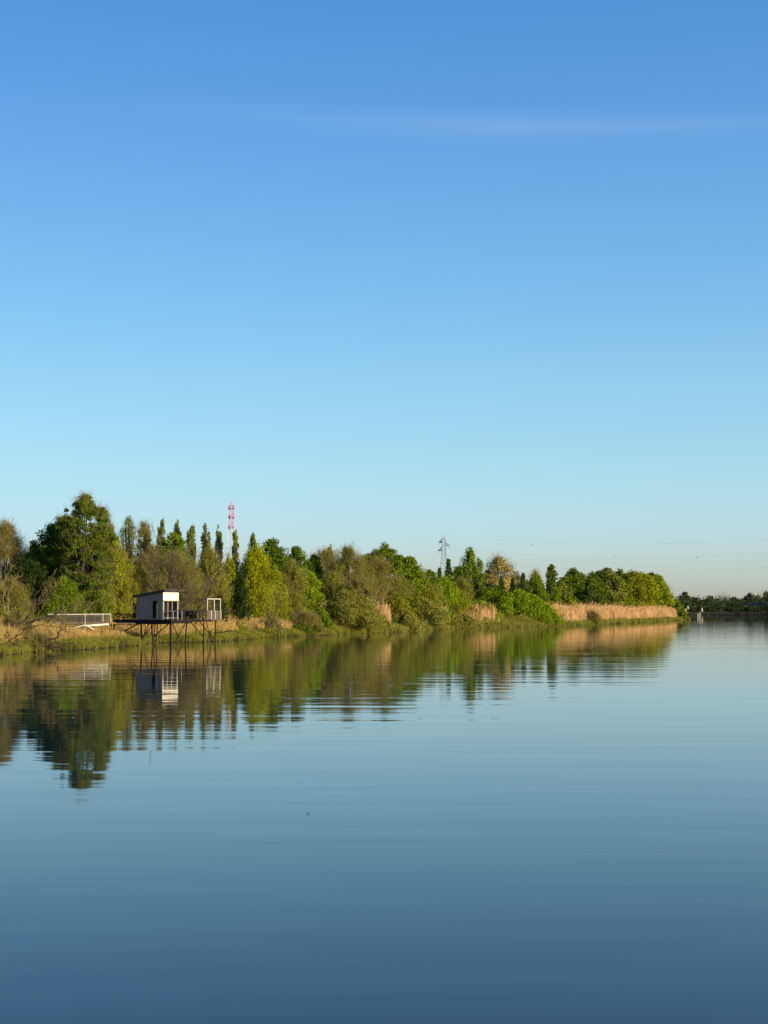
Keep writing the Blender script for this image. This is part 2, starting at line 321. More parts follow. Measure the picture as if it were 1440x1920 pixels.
# ---------------------------------------------------------------- trees and bushes
PXW = 1.0/1493.0                                      # one rendered pixel per metre of depth
def profile(sp, t):
    if sp in ('round', 'twig'): return np.sqrt(np.clip(1-t**3.0, 0, 1))*(0.74+0.26*np.clip(t*2.2, 0, 1))
    if sp == 'willow': return np.clip(np.sqrt(np.clip(1-(t**2.3), 0, 1)), 0, 1)*(0.55+0.45*np.clip(t*2.5, 0, 1))
    if sp == 'column': return np.clip(np.minimum(t*5+0.45, 1), 0, 1)*np.clip((1-t)**0.25*1.05, 0, 1)
    if sp == 'cone': return np.clip(1.0-t, 0.03, 1)**0.8
    if sp == 'bush': return np.sqrt(np.clip(1-t**1.8, 0, 1))
    return np.ones_like(t)
def tree(name, px, w, top, D, sp, m, label, cat='tree', group=None, zb=None, dens=1.0, lean=0.0, seed=None,
         clump=1.0, leaf=1.0, bark='bark', twigs=0.0, slope=0.0, gap=0.0, depth=0.8, x=None, R=None, topz=None):
    if sp == 'column' and w < 40: w *= 1.22
    elif sp == 'cone': w *= 1.25
    else: w *= 1.06
    if D < 800 and x is None:                          # keep trees off the water: step back along the bank
        for _ in range(80):
            xx = P(px, 1100, D)[0]; need = 8.5 if (sp != 'bush' and m != 'dark') else 4.5 if m == 'dark' else max(0.8, w/2/F*D*0.45)
            if shore(D)-xx >= need: break
            D += 1.5
    seed = seed if seed is not None else int(px*7+top)
    rng = np.random.default_rng(abs(int(seed)))
    if x is None: x = P(px, 1100, D)[0]
    if R is None: R = w/2/F*D
    if topz is None: topz = P(px, top, D)[2]
    far = D > 800
    g = float(gz(x, D)) if not far else 1.6
    g = max(g, 0.05)
    Ht = topz-g
    fb = {'round': 0.06, 'twig': 0.06, 'willow': 0.06, 'column': 0.07, 'cone': 0.05, 'bush': 0.0}[sp] if zb is None else zb
    cb = g+fb*Ht; ch = topz-cb
    root = empty(name, (x, D, g-0.05), label, cat, group)
    # clump centres
    cr = {'round': 0.21, 'twig': 0.20, 'willow': 0.20, 'column': 0.34, 'cone': 0.15, 'bush': 0.17}[sp]*clump
    asp = ch/max(2*R, .1)
    nc = int({'round': 170, 'twig': 150, 'willow': 190, 'column': 110, 'cone': 260, 'bush': 200}[sp]*(0.6+0.4*min(asp, 2.2))/clump**1.5)
    if sp == 'column' and w < 40: lean = lean+rng.normal()*.015; R *= rng.uniform(.85, 1.15)
    t = rng.uniform(0, 1, nc)
    if sp == 'cone': t = t**1.15
    th = rng.uniform(0, 2*math.pi, nc)
    rho = rng.uniform(0.25, 1, nc)**0.55
    ph = rng.uniform(0, 6.28, 6)
    lob = 1+0.16*np.sin(3*th+ph[0]+2.5*t)+0.12*np.sin(5*th+ph[1]-5*t)+0.12*np.sin(9*t+ph[2]+2*th)
    if sp == 'cone': lob = 1+(lob-1)*0.8
    rad = profile(sp, t)*R*np.clip(rho*lob, 0, 1.15)
    rad = np.maximum(rad-cr*R*0.45, 0.02)
    cx = rad*np.cos(th); cy = rad*np.sin(th)*depth
    cz = cb+ch*(t*(1-cr*0.45 if sp != 'bush' else 0.93))
    # uneven top: some clumps raised or cut
    cz = cz+rng.normal(size=nc)*0.025*ch
    cz -= slope*(cx/R)*ch*0.5*(cz-cb)/ch
    cx = cx+lean*(cz-g)
    if gap > 0:
        keep = rng.uniform(size=nc) > gap; cx, cy, cz, rad, th, t = [a[keep] for a in (cx, cy, cz, rad, th, t)]; nc = len(cx)
    C = np.stack([cx+x, cy+D, cz], 1)
    out = norm(np.stack([np.cos(th), np.sin(th)*depth, 0.35+0*th], 1))
    crR = cr*R*rng.uniform(0.7, 1.35, nc)
    if sp == 'column': crR = crR*1.0
    # leaf budget from size on the picture
    pixels = (2*R)*(ch)/(D*PXW)**2*0.8
    lp = {'round': 2.0, 'twig': 1.5, 'willow': 2.2, 'column': 2.0, 'cone': 2.2, 'bush': 2.1}[sp]*leaf
    Ls = lp*D*PXW*0.80
    if far: Ls *= 0.8
    n = int(min(60000, pixels*7.0*dens/(leaf**2)))
    ci = rng.integers(0, nc, n)
    g3 = rng.normal(size=(n, 3)); g3 = norm(g3)*(rng.uniform(0, 1, (n, 1))**0.45)
    sc = {'round': (1, 1, .72), 'twig': (1, 1, 1.1), 'willow': (.85, .85, 1.5), 'column': (.6, .6, 1.6), 'cone': (1.1, 1.1, .5), 'bush': (1, 1, .9)}[sp]
    pos = C[ci]+g3*crR[ci][:, None]*np.array(sc)
    if sp in ('round', 'bush'): dirs = out[ci]*0.5+rng.normal(size=(n, 3))+np.array([0, 0, .2])
    elif sp == 'willow': dirs = out[ci]*0.5+rng.normal(size=(n, 3))*0.55+np.array([0, 0, 1.0])
    elif sp == 'column': dirs = out[ci]*0.25+rng.normal(size=(n, 3))*0.45+np.array([0, 0, 1.2])
    elif sp == 'cone': dirs = out[ci]*1.0+rng.normal(size=(n, 3))*0.5+np.array([0, 0, -.1])
    else: dirs = out[ci]*0.4+rng.normal(size=(n, 3))*0.8+np.array([0, 0, .5])
    pos[:, 2] = np.maximum(pos[:, 2], g+0.02)
    L = Ls*rng.uniform(.6, 1.4, n)
    V, Fq = leaves(pos, L, L*{'willow': .38, 'column': .5, 'twig': .5, 'cone': .45}.get(sp, .72), dirs, rng)
    tint = np.clip(rng.uniform(0, 1, nc)[ci]*0.65+rng.uniform(0, 1, n)*0.35, 0, 1)
    Vs, Fs, mi, ti = [V], [Fq], [np.zeros(n)], [tint]; off = len(V)
    mats = [M[m]]
    if twigs > 0:
        k = int(n*0.30*twigs); ci = rng.integers(0, nc, k)
        p0 = C[ci]+rng.normal(size=(k, 3))*crR[ci][:, None]*0.55
        dv = norm(out[ci]*0.7+rng.normal(size=(k, 3))*0.45+np.array([0, 0, .9]))*(Ls*rng.uniform(2, 6, k))[:, None]
        rr = np.full(k, max(D*PXW*0.10, .012))
        V2, F2 = segs(p0, p0+dv, rr, rr*0.4, 3); Vs.append(V2); Fs.append(F2+off); mi.append(np.ones(len(F2))); ti.append(np.repeat(rng.uniform(0, 1, k), 3))
        mats.append(M['barkpale'] if bark == 'bark' else M[bark])
    me = mesh_np('crown', np.concatenate(Vs), np.concatenate(Fs), np.concatenate(ti), np.concatenate(mi))
    link('crown', me, mats, root)
    # trunk and limbs
    tr = max(0.10, 0.022*Ht+0.03)*(0.6 if sp in ('bush',) else 1)
    hgt = Ht*(0.8 if sp in ('column', 'cone') else 0.55)
    npt = 6; tp = np.array([[x+lean*hgt*s/(npt-1)+(rng.normal()*0.03*R if 0 < s else 0), D+(rng.normal()*0.03*R if 0 < s else 0), g-0.3+(hgt+0.3)*s/(npt-1)] for s in range(npt)])
    radii = tr*np.linspace(1, .3, npt)
    mb = [segs(tp[:-1], tp[1:], radii[:-1], radii[1:], 7)]
    pick = rng.permutation(nc)[:int(min(nc, 60))]
    for ii, k in enumerate(pick):
        c = C[k]; s = np.clip((c[2]-g)/Ht*0.9-0.12, 0.04, 0.98)
        if sp == 'bush': s = rng.uniform(0, .3)
        f = s*(npt-1); i0 = min(int(f), npt-2); b0 = tp[i0]*(1-(f-i0))+tp[i0+1]*(f-i0)
        if b0[2] > c[2]: b0[2] = max(c[2]-0.2, g)
        mid = b0*0.5+c*0.5+np.array([rng.normal()*.08*R, rng.normal()*.08*R, -0.02*ch if sp != 'column' else -.08*ch])
        q = np.array([b0, b0*.25+mid*.55+c*.2, mid*.5+c*.5, c])
        r = tr*rng.uniform(.18, .45)*np.array([1, .75, .5, .18]); r = np.maximum(r, D*PXW*0.06)
        mb.append(segs(q[:-1], q[1:], r[:-1], r[1:], 5))
    o = 0; Va = []; Fa = []
    for v, f in mb: Va.append(v); Fa.append(f+o); o += len(v)
    link('trunk', mesh_np('trunk', np.concatenate(Va), np.concatenate(Fa), smooth=True), M[bark], root)
    return root

def bare_tree(name, base, dirs, L0, r0, levels, label, seed, bark='bark', cat='tree', spread=0.5, up=0.25, buds=None, group=None, nb=5, fine=9):
    """bare or budding tree: limbs branching again and again; returns its Empty"""
    rng = np.random.default_rng(seed); random.seed(seed)
    root = empty(name, tuple(base), label, cat, group)
    P0, P1, R0, R1, tips = [], [], [], [], []
    def grow(p, d, L, r, lev):
        n = 4; q = p.copy(); dd = d.copy(); pts = [q.copy()]
        for i in range(n):
            dd = norm(dd+rng.normal(size=3)*0.13+np.array([0, 0, up*0.12])); q2 = q+dd*L/n
            ra, rb = r*(1-0.5*i/n), r*(1-0.5*(i+1)/n)
            P0.append(q.copy()); P1.append(q2.copy()); R0.append(ra); R1.append(rb); q = q2; pts.append(q.copy())
        if lev <= 0: tips.append(q.copy()); return
        k = nb if lev > 1 else fine
        for j in range(k):
            s = rng.uniform(0.25, 1); f = s*n; i0 = min(int(f), n-1); b = pts[i0]*(1-(f-i0))+pts[i0+1]*(f-i0)
            nd = norm(dd*0.9+rng.normal(size=3)*spread+np.array([0, 0, up]))
            grow(b, nd, L*rng.uniform(.42, .7), max(r*rng.uniform(.3, .5), .011), lev-1)
    for d, l, r in dirs: grow(np.array(base, float), norm(np.array(d, float)), L0*l, r0*r, levels)
    P0, P1, R0, R1 = map(np.array, (P0, P1, R0, R1))
    V, Fq = segs(P0, P1, R0, R1, 5)
    link('branches', mesh_np('branches', V, Fq, smooth=True), M[bark], root)
    if buds:
        mname, per, size = buds
        T = np.repeat(np.array(tips), per, 0); T = T+rng.normal(size=T.shape)*L0*0.05
        V, Fq = leaves(T, size*rng.uniform(.6, 1.4, len(T)), size*.45, rng.normal(size=T.shape)+np.array([0, 0, 1]), rng)
        link('leaves', mesh_np('leaves', V, Fq, rng.uniform(0, 1, len(T))), M[mname], root)
    return root

# -- trees, one row each: name, px, width, top row, depth, shape, foliage, label, options
T = [
 ('budding_tree', 8, 120, 972, 156, 'twig', 'brown', 'grey brown budding tree cut by the left edge of the photo, pale bare top', dict(twigs=1.3, dens=.75)),
 ('budding_tree', 62, 84, 1012, 158, 'twig', 'olive', 'olive brown low tree between the budding left edge tree and the tall dark green tree', dict(twigs=.7)),
 ('broadleaf_tree', 97, 96, 975, 157, 'round', 'deep', 'dark green tree with rounded shoulder leaning on the left of the tallest tree', dict(clump=.9, zb=.1)),
 ('broadleaf_tree', 158, 118, 925, 153, 'round', 'deep', 'tallest tree on the bank, dense deep green with thin ragged top', dict(clump=.55, gap=.05, zb=.1, dens=1.1, twigs=.3)),
 ('ivy_or_shade_tree', 50, 110, 1042, 150, 'round', 'dark', 'nearly black leafy mass low at left, deep shade painted as a tree below the olive brown one', dict(zb=.1)),  # deep shade among the crowns, put into near-black leaves
 ('willow_tree', 216, 84, 1012, 150, 'willow', 'yellow', 'yellow green willow at the right foot of the tallest tree, left of the hut', dict(twigs=.4, dens=.9)),
 ('willow_tree', 120, 92, 1085, 146, 'willow', 'green', 'low fresh green willow in front of the tallest tree, above the white railing', dict(zb=.02)),
 ('willow_tree', 178, 84, 1075, 147, 'willow', 'green', 'mid green bushy willow behind the gap between white railing and hut', dict(zb=.02, twigs=.3)),
 ('budding_tree', 20, 90, 1088, 141, 'twig', 'olive', 'scrubby olive thicket tree at the left edge above the fallen branches', dict(twigs=1, zb=.05)),
 ('sparse_tree', 198, 46, 944, 158, 'twig', 'poplar', 'airy thin crown hugging the right shoulder of the tallest tree top', dict(dens=.45, gap=.15, twigs=.6)),
 ('sparse_tree', 240, 62, 954, 205, 'twig', 'poplar', 'open crowned tree with dark leaning limbs right of the tallest tree', dict(dens=.5, gap=.2, bark='barkdark')),
 ('sparse_tree', 268, 42, 962, 208, 'twig', 'olive', 'yellowish half bare tree between open crowned tree and the poplars', dict(twigs=.8, dens=.7)),
 ('poplar_tree', 212, 20, 963, 232, 'column', 'poplar', 'poplar peeking out just right of the tallest tree top, first of the row', dict(group='row of columnar poplars')),
 ('poplar_tree', 279, 15, 958, 236, 'column', 'poplar', 'thin poplar half hidden behind the yellowish half bare tree', dict(group='row of columnar poplars')),
 ('poplar_tree', 301, 20, 957, 230, 'column', 'poplar', 'poplar standing directly above the hut roof peak, third in the row', dict(group='row of columnar poplars')),
 ('poplar_tree', 330, 22, 958, 230, 'column', 'poplar', 'poplar rising behind the green tree top, fourth in the row', dict(group='row of columnar poplars')),
 ('poplar_tree', 357, 23, 961, 228, 'column', 'poplar', 'broad based poplar, fifth in the row, left of the twin poplar', dict(group='row of columnar poplars')),
 ('poplar_tree', 384, 19, 961, 228, 'column', 'poplar', 'taller stem of the close twin poplars in the row', dict(group='row of columnar poplars', zb=.03)),
 ('poplar_tree', 394, 10, 979, 229, 'column', 'poplar', 'short slim poplar touching the right side of the taller twin', dict(group='row of columnar poplars', zb=.03)),
 ('poplar_tree', 412, 18, 966, 226, 'column', 'poplar', 'clean narrow poplar standing alone just left of the red and white pylon', dict(group='row of columnar poplars')),
 ('poplar_tree', 441, 20, 974, 224, 'column', 'poplar', 'poplar with dark bare lower trunk in front of the red and white pylon', dict(group='row of columnar poplars', bark='barkdark')),
 ('poplar_tree', 472, 24, 976, 224, 'column', 'poplar', 'last poplar of the row with forked feathery top, right of the pylon', dict(group='row of columnar poplars', gap=.12)),
 ('broadleaf_tree', 322, 92, 992, 205, 'round', 'green', 'mid green tree in front of the poplars, above the bare willow', dict(zb=.1)),
 ('budding_tree', 282, 74, 1022, 178, 'twig', 'brown', 'greyish brown budding tree behind the hut, left of the bare willow fan', dict(twigs=1.2, zb=.03)),
 ('budding_tree', 330, 110, 1034, 172, 'twig', 'olive', 'olive twiggy tree right behind the hut roof', dict(twigs=1.1, zb=.02)),
 ('willow_tree', 258, 70, 1050, 158, 'willow', 'olive', 'olive willow directly left of and behind the hut', dict(zb=.02, twigs=.5)),
 ('willow_tree', 392, 92, 1030, 172, 'willow', 'yellow', 'yellow green willow behind the right half of the fishing platform', dict(zb=.02, twigs=.5)),
 ('willow_tree', 365, 70, 1078, 162, 'willow', 'olive', 'low olive willow behind the platform beam and white frame', dict(zb=.02, twigs=.8)),
 ('willow_tree', 478, 116, 1026, 196, 'willow', 'yellow', 'broad golden green willow beside the dark ivy column', dict(zb=.02, clump=.9)),
 ('willow_tree', 504, 84, 1084, 190, 'willow', 'olive', 'lower olive half of willows right of the dark ivy column', dict(zb=.02)),
 ('ivy_or_shade_tree', 453, 30, 1066, 162, 'column', 'dark', 'almost black ivy clad column right of the platform', dict(zb=.01, leaf=1.1)),
 ('ivy_or_shade_tree', 412, 34, 1112, 158, 'bush', 'dark', 'small dark evergreen behind the white frame of the platform', {}),
 ('broadleaf_tree', 508, 96, 1004, 215, 'round', 'deep', 'dark green round tree just right of the last poplar', dict(zb=.05)),
 ('broadleaf_tree', 555, 72, 1018, 218, 'round', 'deep', 'blue green round tree sloping down right of the dark round one', dict(zb=.05)),
 ('willow_tree', 568, 92, 1062, 182, 'round', 'bright', 'fresh light green leafy tree left of the big grey olive bush', dict(zb=.04, leaf=1.15)),
 ('budding_tree', 545, 70, 1050, 190, 'twig', 'olive', 'olive twiggy tree behind the fresh light green leafy one', dict(zb=.02, twigs=.6)),
 ('poplar_tree', 621, 18, 1006, 290, 'column', 'poplar', 'poplar tip over brown twiggy trees, left one of the far pair', dict(group='far pair of poplars')),
 ('poplar_tree', 648, 20, 1008, 290, 'column', 'poplar', 'poplar tip over brown twiggy trees, right one of the far pair', dict(group='far pair of poplars')),
 ('budding_tree', 612, 86, 1024, 245, 'twig', 'olive', 'grey brown twiggy tree in the dip right of the blue green one', dict(twigs=1.2, zb=.02)),
 ('budding_tree', 655, 94, 1022, 228, 'twig', 'olive', 'olive and brown tree with domed twiggy top under the far poplar pair', dict(twigs=.9, zb=.02)),
 ('broadleaf_tree', 722, 96, 1017, 246, 'round', 'green', 'leafy green tree with the high knobbly top in the middle of the bank', dict(zb=.05, clump=.8)),
 ('broadleaf_tree', 768, 84, 1036, 248, 'round', 'green', 'green tree stepping down right of the knobbly topped one', dict(zb=.05, slope=.35)),
 ('budding_tree', 706, 110, 1046, 216, 'twig', 'olive', 'brown twiggy tree with grey limbs in front of the knobbly green one', dict(twigs=1.5, zb=.03, dens=.8)),
 ('ivy_or_shade_tree', 668, 62, 1086, 210, 'round', 'dark', 'dark leafy mass above the big grey olive bush, shade painted as a tree', dict(zb=.02)),  # shaded area below the twiggy tree, painted as dark foliage
 ('budding_tree', 625, 70, 1070, 212, 'twig', 'olive', 'olive tree filling the slope behind the big grey olive bush', dict(twigs=.5, zb=.02)),
 ('budding_tree', 778, 96, 1066, 236, 'twig', 'olive', 'yellow olive tree on the slope down toward the grey pylon', dict(twigs=.7, zb=.02)),
 ('conifer_tree', 841, 34, 1046, 330, 'cone', 'blue', 'dark blue green conifer hiding the foot of the grey pylon', dict(zb=.05)),
 ('conifer_tree', 824, 28, 1062, 335, 'cone', 'blue', 'smaller conifer left of the one at the grey pylon foot', dict(zb=.05)),
 ('willow_tree', 832, 82, 1082, 262, 'willow', 'bright', 'light green willow in the dip below the grey pylon', dict(zb=.02)),
 ('broadleaf_tree', 883, 62, 1028, 310, 'willow', 'green', 'tall broad pointed green tree right of the grey pylon', dict(clump=.8, dens=1.2, zb=.02)),
 ('budding_tree', 866, 50, 1080, 300, 'twig', 'olive', 'olive scrub tree at the foot of the broad pointed tree', dict(zb=.02, twigs=.5)),
 ('blossoming_tree', 934, 76, 1041, 330, 'round', 'beige', 'beige pink blossoming tree with rounded airy crown', dict(zb=.1, twigs=.6, gap=.05)),
 ('conifer_tree', 893, 32, 1078, 305, 'cone', 'blue', 'dark young fir left of the blossoming tree foot', dict(dens=1.2)),
 ('conifer_tree', 940, 30, 1079, 306, 'cone', 'blue', 'dark young fir under the middle of the blossoming tree', dict(dens=1.2)),
 ('conifer_tree', 961, 26, 1082, 300, 'cone', 'dark', 'black green young fir under the right side of the blossoming tree', dict(dens=1.2)),
 ('conifer_tree', 981, 32, 1071, 304, 'cone', 'blue', 'dark pointed fir just right of the blossoming tree', dict(dens=1.3)),
 ('budding_tree', 1004, 26, 1066, 345, 'twig', 'beige', 'small beige bare crown peeping between dark firs', dict(twigs=1)),
 ('broadleaf_tree', 1008, 44, 1076, 312, 'willow', 'green', 'mid green tree between dark fir and the knob topped tree', dict(zb=.02)),
 ('broadleaf_tree', 1034, 24, 1053, 310, 'round', 'deep', 'tree with a dark round knob on top, standing above its neighbours', dict(clump=1.2, zb=.5)),
 ('conifer_tree', 1034, 52, 1082, 303, 'cone', 'green', 'sunlit green cone shaped tree under the dark round knob', dict(dens=1.3)),
 ('broadleaf_tree', 1074, 50, 1061, 372, 'round', 'deep', 'dark green tree with pointed cap at the left end of the wood on the point', dict(zb=.03)),
 ('broadleaf_tree', 1110, 60, 1072, 380, 'round', 'deep', 'shaded dark tree second from the left in the wood on the point', dict(zb=.03)),
 ('broadleaf_tree', 1140, 74, 1062, 392, 'round', 'poplar', 'olive green domed tree in the middle of the wood on the point', dict(zb=.03, dens=1.2)),
 ('bush', 1106, 52, 1099, 345, 'round', 'blue', 'rounded bluish green small tree behind the reeds', dict(zb=.02)),
 ('bush', 1065, 40, 1118, 330, 'bush', 'olive', 'low brownish green shrub left of the bluish small tree', {}),
 ('broadleaf_tree', 1184, 76, 1067, 415, 'round', 'olive', 'green gold tree next to the yellowest one on the point', dict(zb=.03)),
 ('broadleaf_tree', 1206, 74, 1072, 425, 'round', 'yellow', 'yellowest tree of the wood on the point, above the reeds', dict(zb=.03)),
 ('broadleaf_tree', 1238, 54, 1077, 445, 'round', 'yellow', 'last tall tree before the open river, sloping to the right', dict(zb=.03, slope=.5)),
 ('broadleaf_tree', 1160, 66, 1086, 398, 'round', 'olive', 'lower olive tree in front of the domed tree on the point', dict(zb=.02)),
 ('willow_tree', 1254, 34, 1106, 452, 'willow', 'yellow', 'low sunlit yellow willow stepping down to the tip of the point', dict(zb=.02)),
 ('bush', 1272, 30, 1128, 470, 'bush', 'green', 'small bush on the very tip of the reedy point', {}),
 ('bush', 1281, 22, 1143, 476, 'bush', 'olive', 'lowest shrub hanging over the water at the end of the point', {}),
 ('broadleaf_tree', 1002, 62, 1080, 340, 'round', 'deep', 'dark tree filling behind the mid green one next to the knob topped tree', dict(zb=.02)),
 ('broadleaf_tree', 1056, 54, 1078, 362, 'round', 'deep', 'dark crown closing the gap left of the pointed cap tree', dict(zb=.02)),
 ('broadleaf_tree', 985, 60, 1084, 352, 'round', 'poplar', 'olive green crown behind the dark pointed fir', dict(zb=.02)),
 ('broadleaf_tree', 1050, 46, 1086, 335, 'round', 'poplar', 'shaded tree behind the sunlit green cone', dict(zb=.02)),
 ('broadleaf_tree', 860, 50, 1056, 325, 'round', 'green', 'green shoulder tree left of the broad pointed one', dict(zb=.02)),
  ('broadleaf_tree', 1090, 50, 1070, 405, 'round', 'poplar', 'olive dark tree wedged behind the first two trees of the wood on the point', dict(zb=.02)),
 ('broadleaf_tree', 1122, 56, 1066, 415, 'round', 'deep', 'dark tree behind the left side of the domed tree on the point', dict(zb=.02)),
 ('broadleaf_tree', 1164, 56, 1066, 425, 'round', 'deep', 'dark tree top between the domed tree and the green gold tree', dict(zb=.02)),
 ('broadleaf_tree', 1222, 52, 1069, 462, 'round', 'deep', 'dark tree top showing above the yellowest tree on the point', dict(zb=.02)),
 ('broadleaf_tree', 1056, 40, 1090, 345, 'round', 'deep', 'dark low tree between the sunlit green cone and the pointed cap tree', dict(zb=.02)),
 ('broadleaf_tree', 912, 60, 1072, 345, 'round', 'olive', 'olive tree joining the broad pointed tree and the blossoming tree', dict(zb=.02)),
 ('budding_tree', 966, 50, 1066, 350, 'twig', 'brown', 'brown twiggy tree behind the firs right of the blossoming tree', dict(zb=.02)),
 ('broadleaf_tree', 804, 60, 1062, 262, 'round', 'green', 'olive green tree closing the slope left of the dip at the grey pylon', dict(zb=.02)),
 ('broadleaf_tree', 690, 70, 1030, 262, 'round', 'olive', 'olive tree crown left of the knobbly topped green tree', dict(zb=.02)),
 ('broadleaf_tree', 590, 50, 1034, 232, 'round', 'deep', 'dark green tree end above the dip, right of the blue green tree', dict(zb=.02)),
 ('willow_tree', 430, 62, 1042, 196, 'willow', 'yellow', 'yellow willow crown just left of the red and white pylon foot', dict(zb=.02)),
 ('broadleaf_tree', 120, 124, 960, 158, 'round', 'deep', 'dark green crown filling the left half below the tallest tree top', dict(zb=.03, clump=.8)),
 ('broadleaf_tree', 192, 96, 972, 158, 'round', 'deep', 'mid green crown filling the right side below the tallest tree top', dict(zb=.03)),
]
for r in T:
    tree(*r[:8], **r[8])
# bank bushes
Bs = [
 (652, 146, 1113, 205, 'bush', 'sage', 'big domed grey olive willow bush at the waterline', dict(dens=1.4)),
 (604, 40, 1140, 201, 'bush', 'green', 'small fresh green bush left of the big grey olive bush', {}),
 (708, 56, 1150, 219, 'bush', 'sage', 'low grey olive bush at the right foot of the big domed bush', {}),
 (798, 116, 1128, 247, 'bush', 'sage', 'rounded sage green bush between two tan reed patches', dict(dens=1.2)),
 (762, 52, 1144, 236, 'bush', 'sage', 'low sage bush just right of the first tan reed patch', {}),
 (842, 120, 1106, 280, 'bush', 'olive', 'wide olive bush on the slope behind the middle reed patch', {}),
 (900, 78, 1128, 282, 'bush', 'bright', 'bright green bush between the middle and narrow reed patches', dict(dens=1.2)),
 (925, 110, 1104, 302, 'bush', 'green', 'mid green domed bush behind the narrow reed patch', {}),
 (966, 116, 1108, 300, 'bush', 'bright', 'tall bright green bush, start of the slope down to the reeds', dict(dens=1.2)),
 (996, 96, 1122, 300, 'bush', 'bright', 'bright green bush, middle of the slope down to the reeds', dict(dens=1.2)),
 (1018, 64, 1140, 300, 'bush', 'bright', 'lowest bright green bush ending at the long reed bed', dict(dens=1.2)),
 (868, 56, 1152, 268, 'bush', 'sage', 'little sage bush at the waterline below the middle reed patch', {}),
 (832, 50, 1156, 256, 'bush', 'olive', 'little olive bush at the waterline left of the middle reed patch', {}),
 (744, 80, 1114, 245, 'bush', 'olive', 'dull olive bush above the first tan reed patch', {}),
 (790, 84, 1100, 262, 'bush', 'olive', 'high olive bush between the brown twiggy tree and the dip', {}),
 (560, 66, 1174, 186, 'bush', 'deep', 'low dark green bush at the waterline left of the big bush', {}),
 (508, 50, 1158, 184, 'bush', 'sage', 'dull brush heap by the waterline, right of the ivy column', dict(dens=.7, twigs=1)),
 (575, 60, 1150, 192, 'bush', 'brown', 'brown brushy bush left of the small fresh green one', dict(twigs=1)),
 (448, 44, 1168, 166, 'bush', 'sage', 'low pale green bush on the bank right of the short dark log', dict(dens=.8)),
 (1112, 26, 1148, 328, 'bush', 'brown', 'small dark twiggy bush splitting the long reed bed', dict(twigs=1)),
 (30, 70, 1150, 122, 'bush', 'sage', 'low scrub bush behind the fallen branches at the left', dict(dens=.5, twigs=1.2)),
 (76, 46, 1190, 118, 'bush', 'brown', 'brown brush clump beside the driftwood snag', dict(dens=.6, twigs=1.2)),
]
for b in Bs:
    b[7].setdefault('leaf', .74)
    tree('bush', *b[:5], b[5], b[6], cat='bush', **b[7])

# ---------------------------------------------------------------- stuff: reeds, grass, undergrowth
def blades(name, y0, y1, o0, o1, n, h, wid, m, label, seed, lean=.12, plume=False, taper=None):
    rng = np.random.default_rng(seed)
    # more even on the picture: sample depth
    y = rng.uniform(y0, y1, n); o = rng.uniform(o0, o1, n)
    x = shore(y)+wob(y)*0.8-o; z = gz(x, y)
    hh = h*rng.uniform(.66, 1.16, n)*(1+0.10*np.sin(y*0.9)+0.09*np.sin(y*0.31+1)+0.10*np.sin(y*2.7+o)+.07*np.sin(y*6.1))*np.where(rng.uniform(size=n) < .12, 1.22, 1)
    if taper: hh *= np.clip(np.minimum((y-y0)/taper, (y1-y)/taper), .15, 1)**0.6
    az = rng.uniform(0, 6.28, n); ln = rng.normal(size=n)*lean
    dx, dy = np.cos(az)*ln, np.sin(az)*ln
    B = np.stack([x, y, z-0.05], 1); Tp = B+np.stack([dx*hh, dy*hh, hh], 1)
    Mid = B*.5+Tp*.5-np.stack([dx*hh*.15, dy*hh*.15, 0*hh], 1)
    ww = wid*rng.uniform(.6, 1.4, n)
    V1, F1 = segs(B, Mid, ww*.5, ww*.42, 3); V2, F2 = segs(Mid, Tp, ww*.42, ww*.12, 3)
    Vs = [V1, V2]; Fs = [F1, F2+len(V1)]; t = rng.uniform(0, 1, n)*.6+.4*(0.5+0.5*np.sin(y*1.3+o)); t = np.clip(t, 0, 1)
    ti = [np.repeat(t, 3), np.repeat(t, 3)]; off = len(V1)+len(V2)
    if plume:
        k = np.arange(n); V3, F3 = leaves(Tp, wid*4*rng.uniform(.7, 1.5, n), wid*1.5, np.stack([dx, dy, 1+0*dx], 1)+rng.normal(size=(n, 3))*.3, rng)
        Vs.append(V3); Fs.append(F3+off); ti.append(t)
        off += len(V3)
    # side leaves
    k = int(n*.8); s = rng.integers(0, n, k); f = rng.uniform(.2, .9, k)[:, None]
    V4, F4 = leaves(B[s]*(1-f)+Tp[s]*f, wid*6, wid*.9, rng.normal(size=(k, 3))*.6+np.array([0, 0, .9]), rng)
    Vs.append(V4); Fs.append(F4+off); ti.append(t[s])
    me = mesh_np(name, np.concatenate(Vs), np.concatenate(Fs), np.concatenate(ti))
    return tag(link(name, me, M[m]), label, 'reeds' if 'reed' in name else 'grass', None, 'stuff')
def yat(px): return float(np.interp(px, [0, 110, 200, 300, 400, 450, 520, 620, 720, 820, 900, 1040, 1100, 1140, 1200, 1260, 1288], [p[1] for p in SH]))
blades('reeds', yat(1105), yat(1272), 1.6, 13, 40000, 2.45, .085, 'reed', 'long tan reed bed in front of the wood on the point', 1, plume=True)
blades('reeds', yat(1030), yat(1104), 1.4, 12, 16000, 2.5, .075, 'reed', 'tan reed bed just right of the bright green bushes', 2, plume=True, taper=2)
blades('reeds', yat(914), yat(955), 3.0, 10, 4500, 2.5, .07, 'reed', 'narrow tan reed patch between bright and mid green bushes', 3, plume=True, taper=1.5)
blades('reeds', yat(830), yat(885), 4, 10, 4500, 2.2, .065, 'reed', 'middle tan reed patch behind sage bushes', 4, plume=True, taper=2)
blades('reeds', yat(712), yat(748), 2.5, 9, 6000, 2.6, .06, 'reed', 'first pale tan reed patch right of the big domed bush', 5, plume=True, taper=1.5)
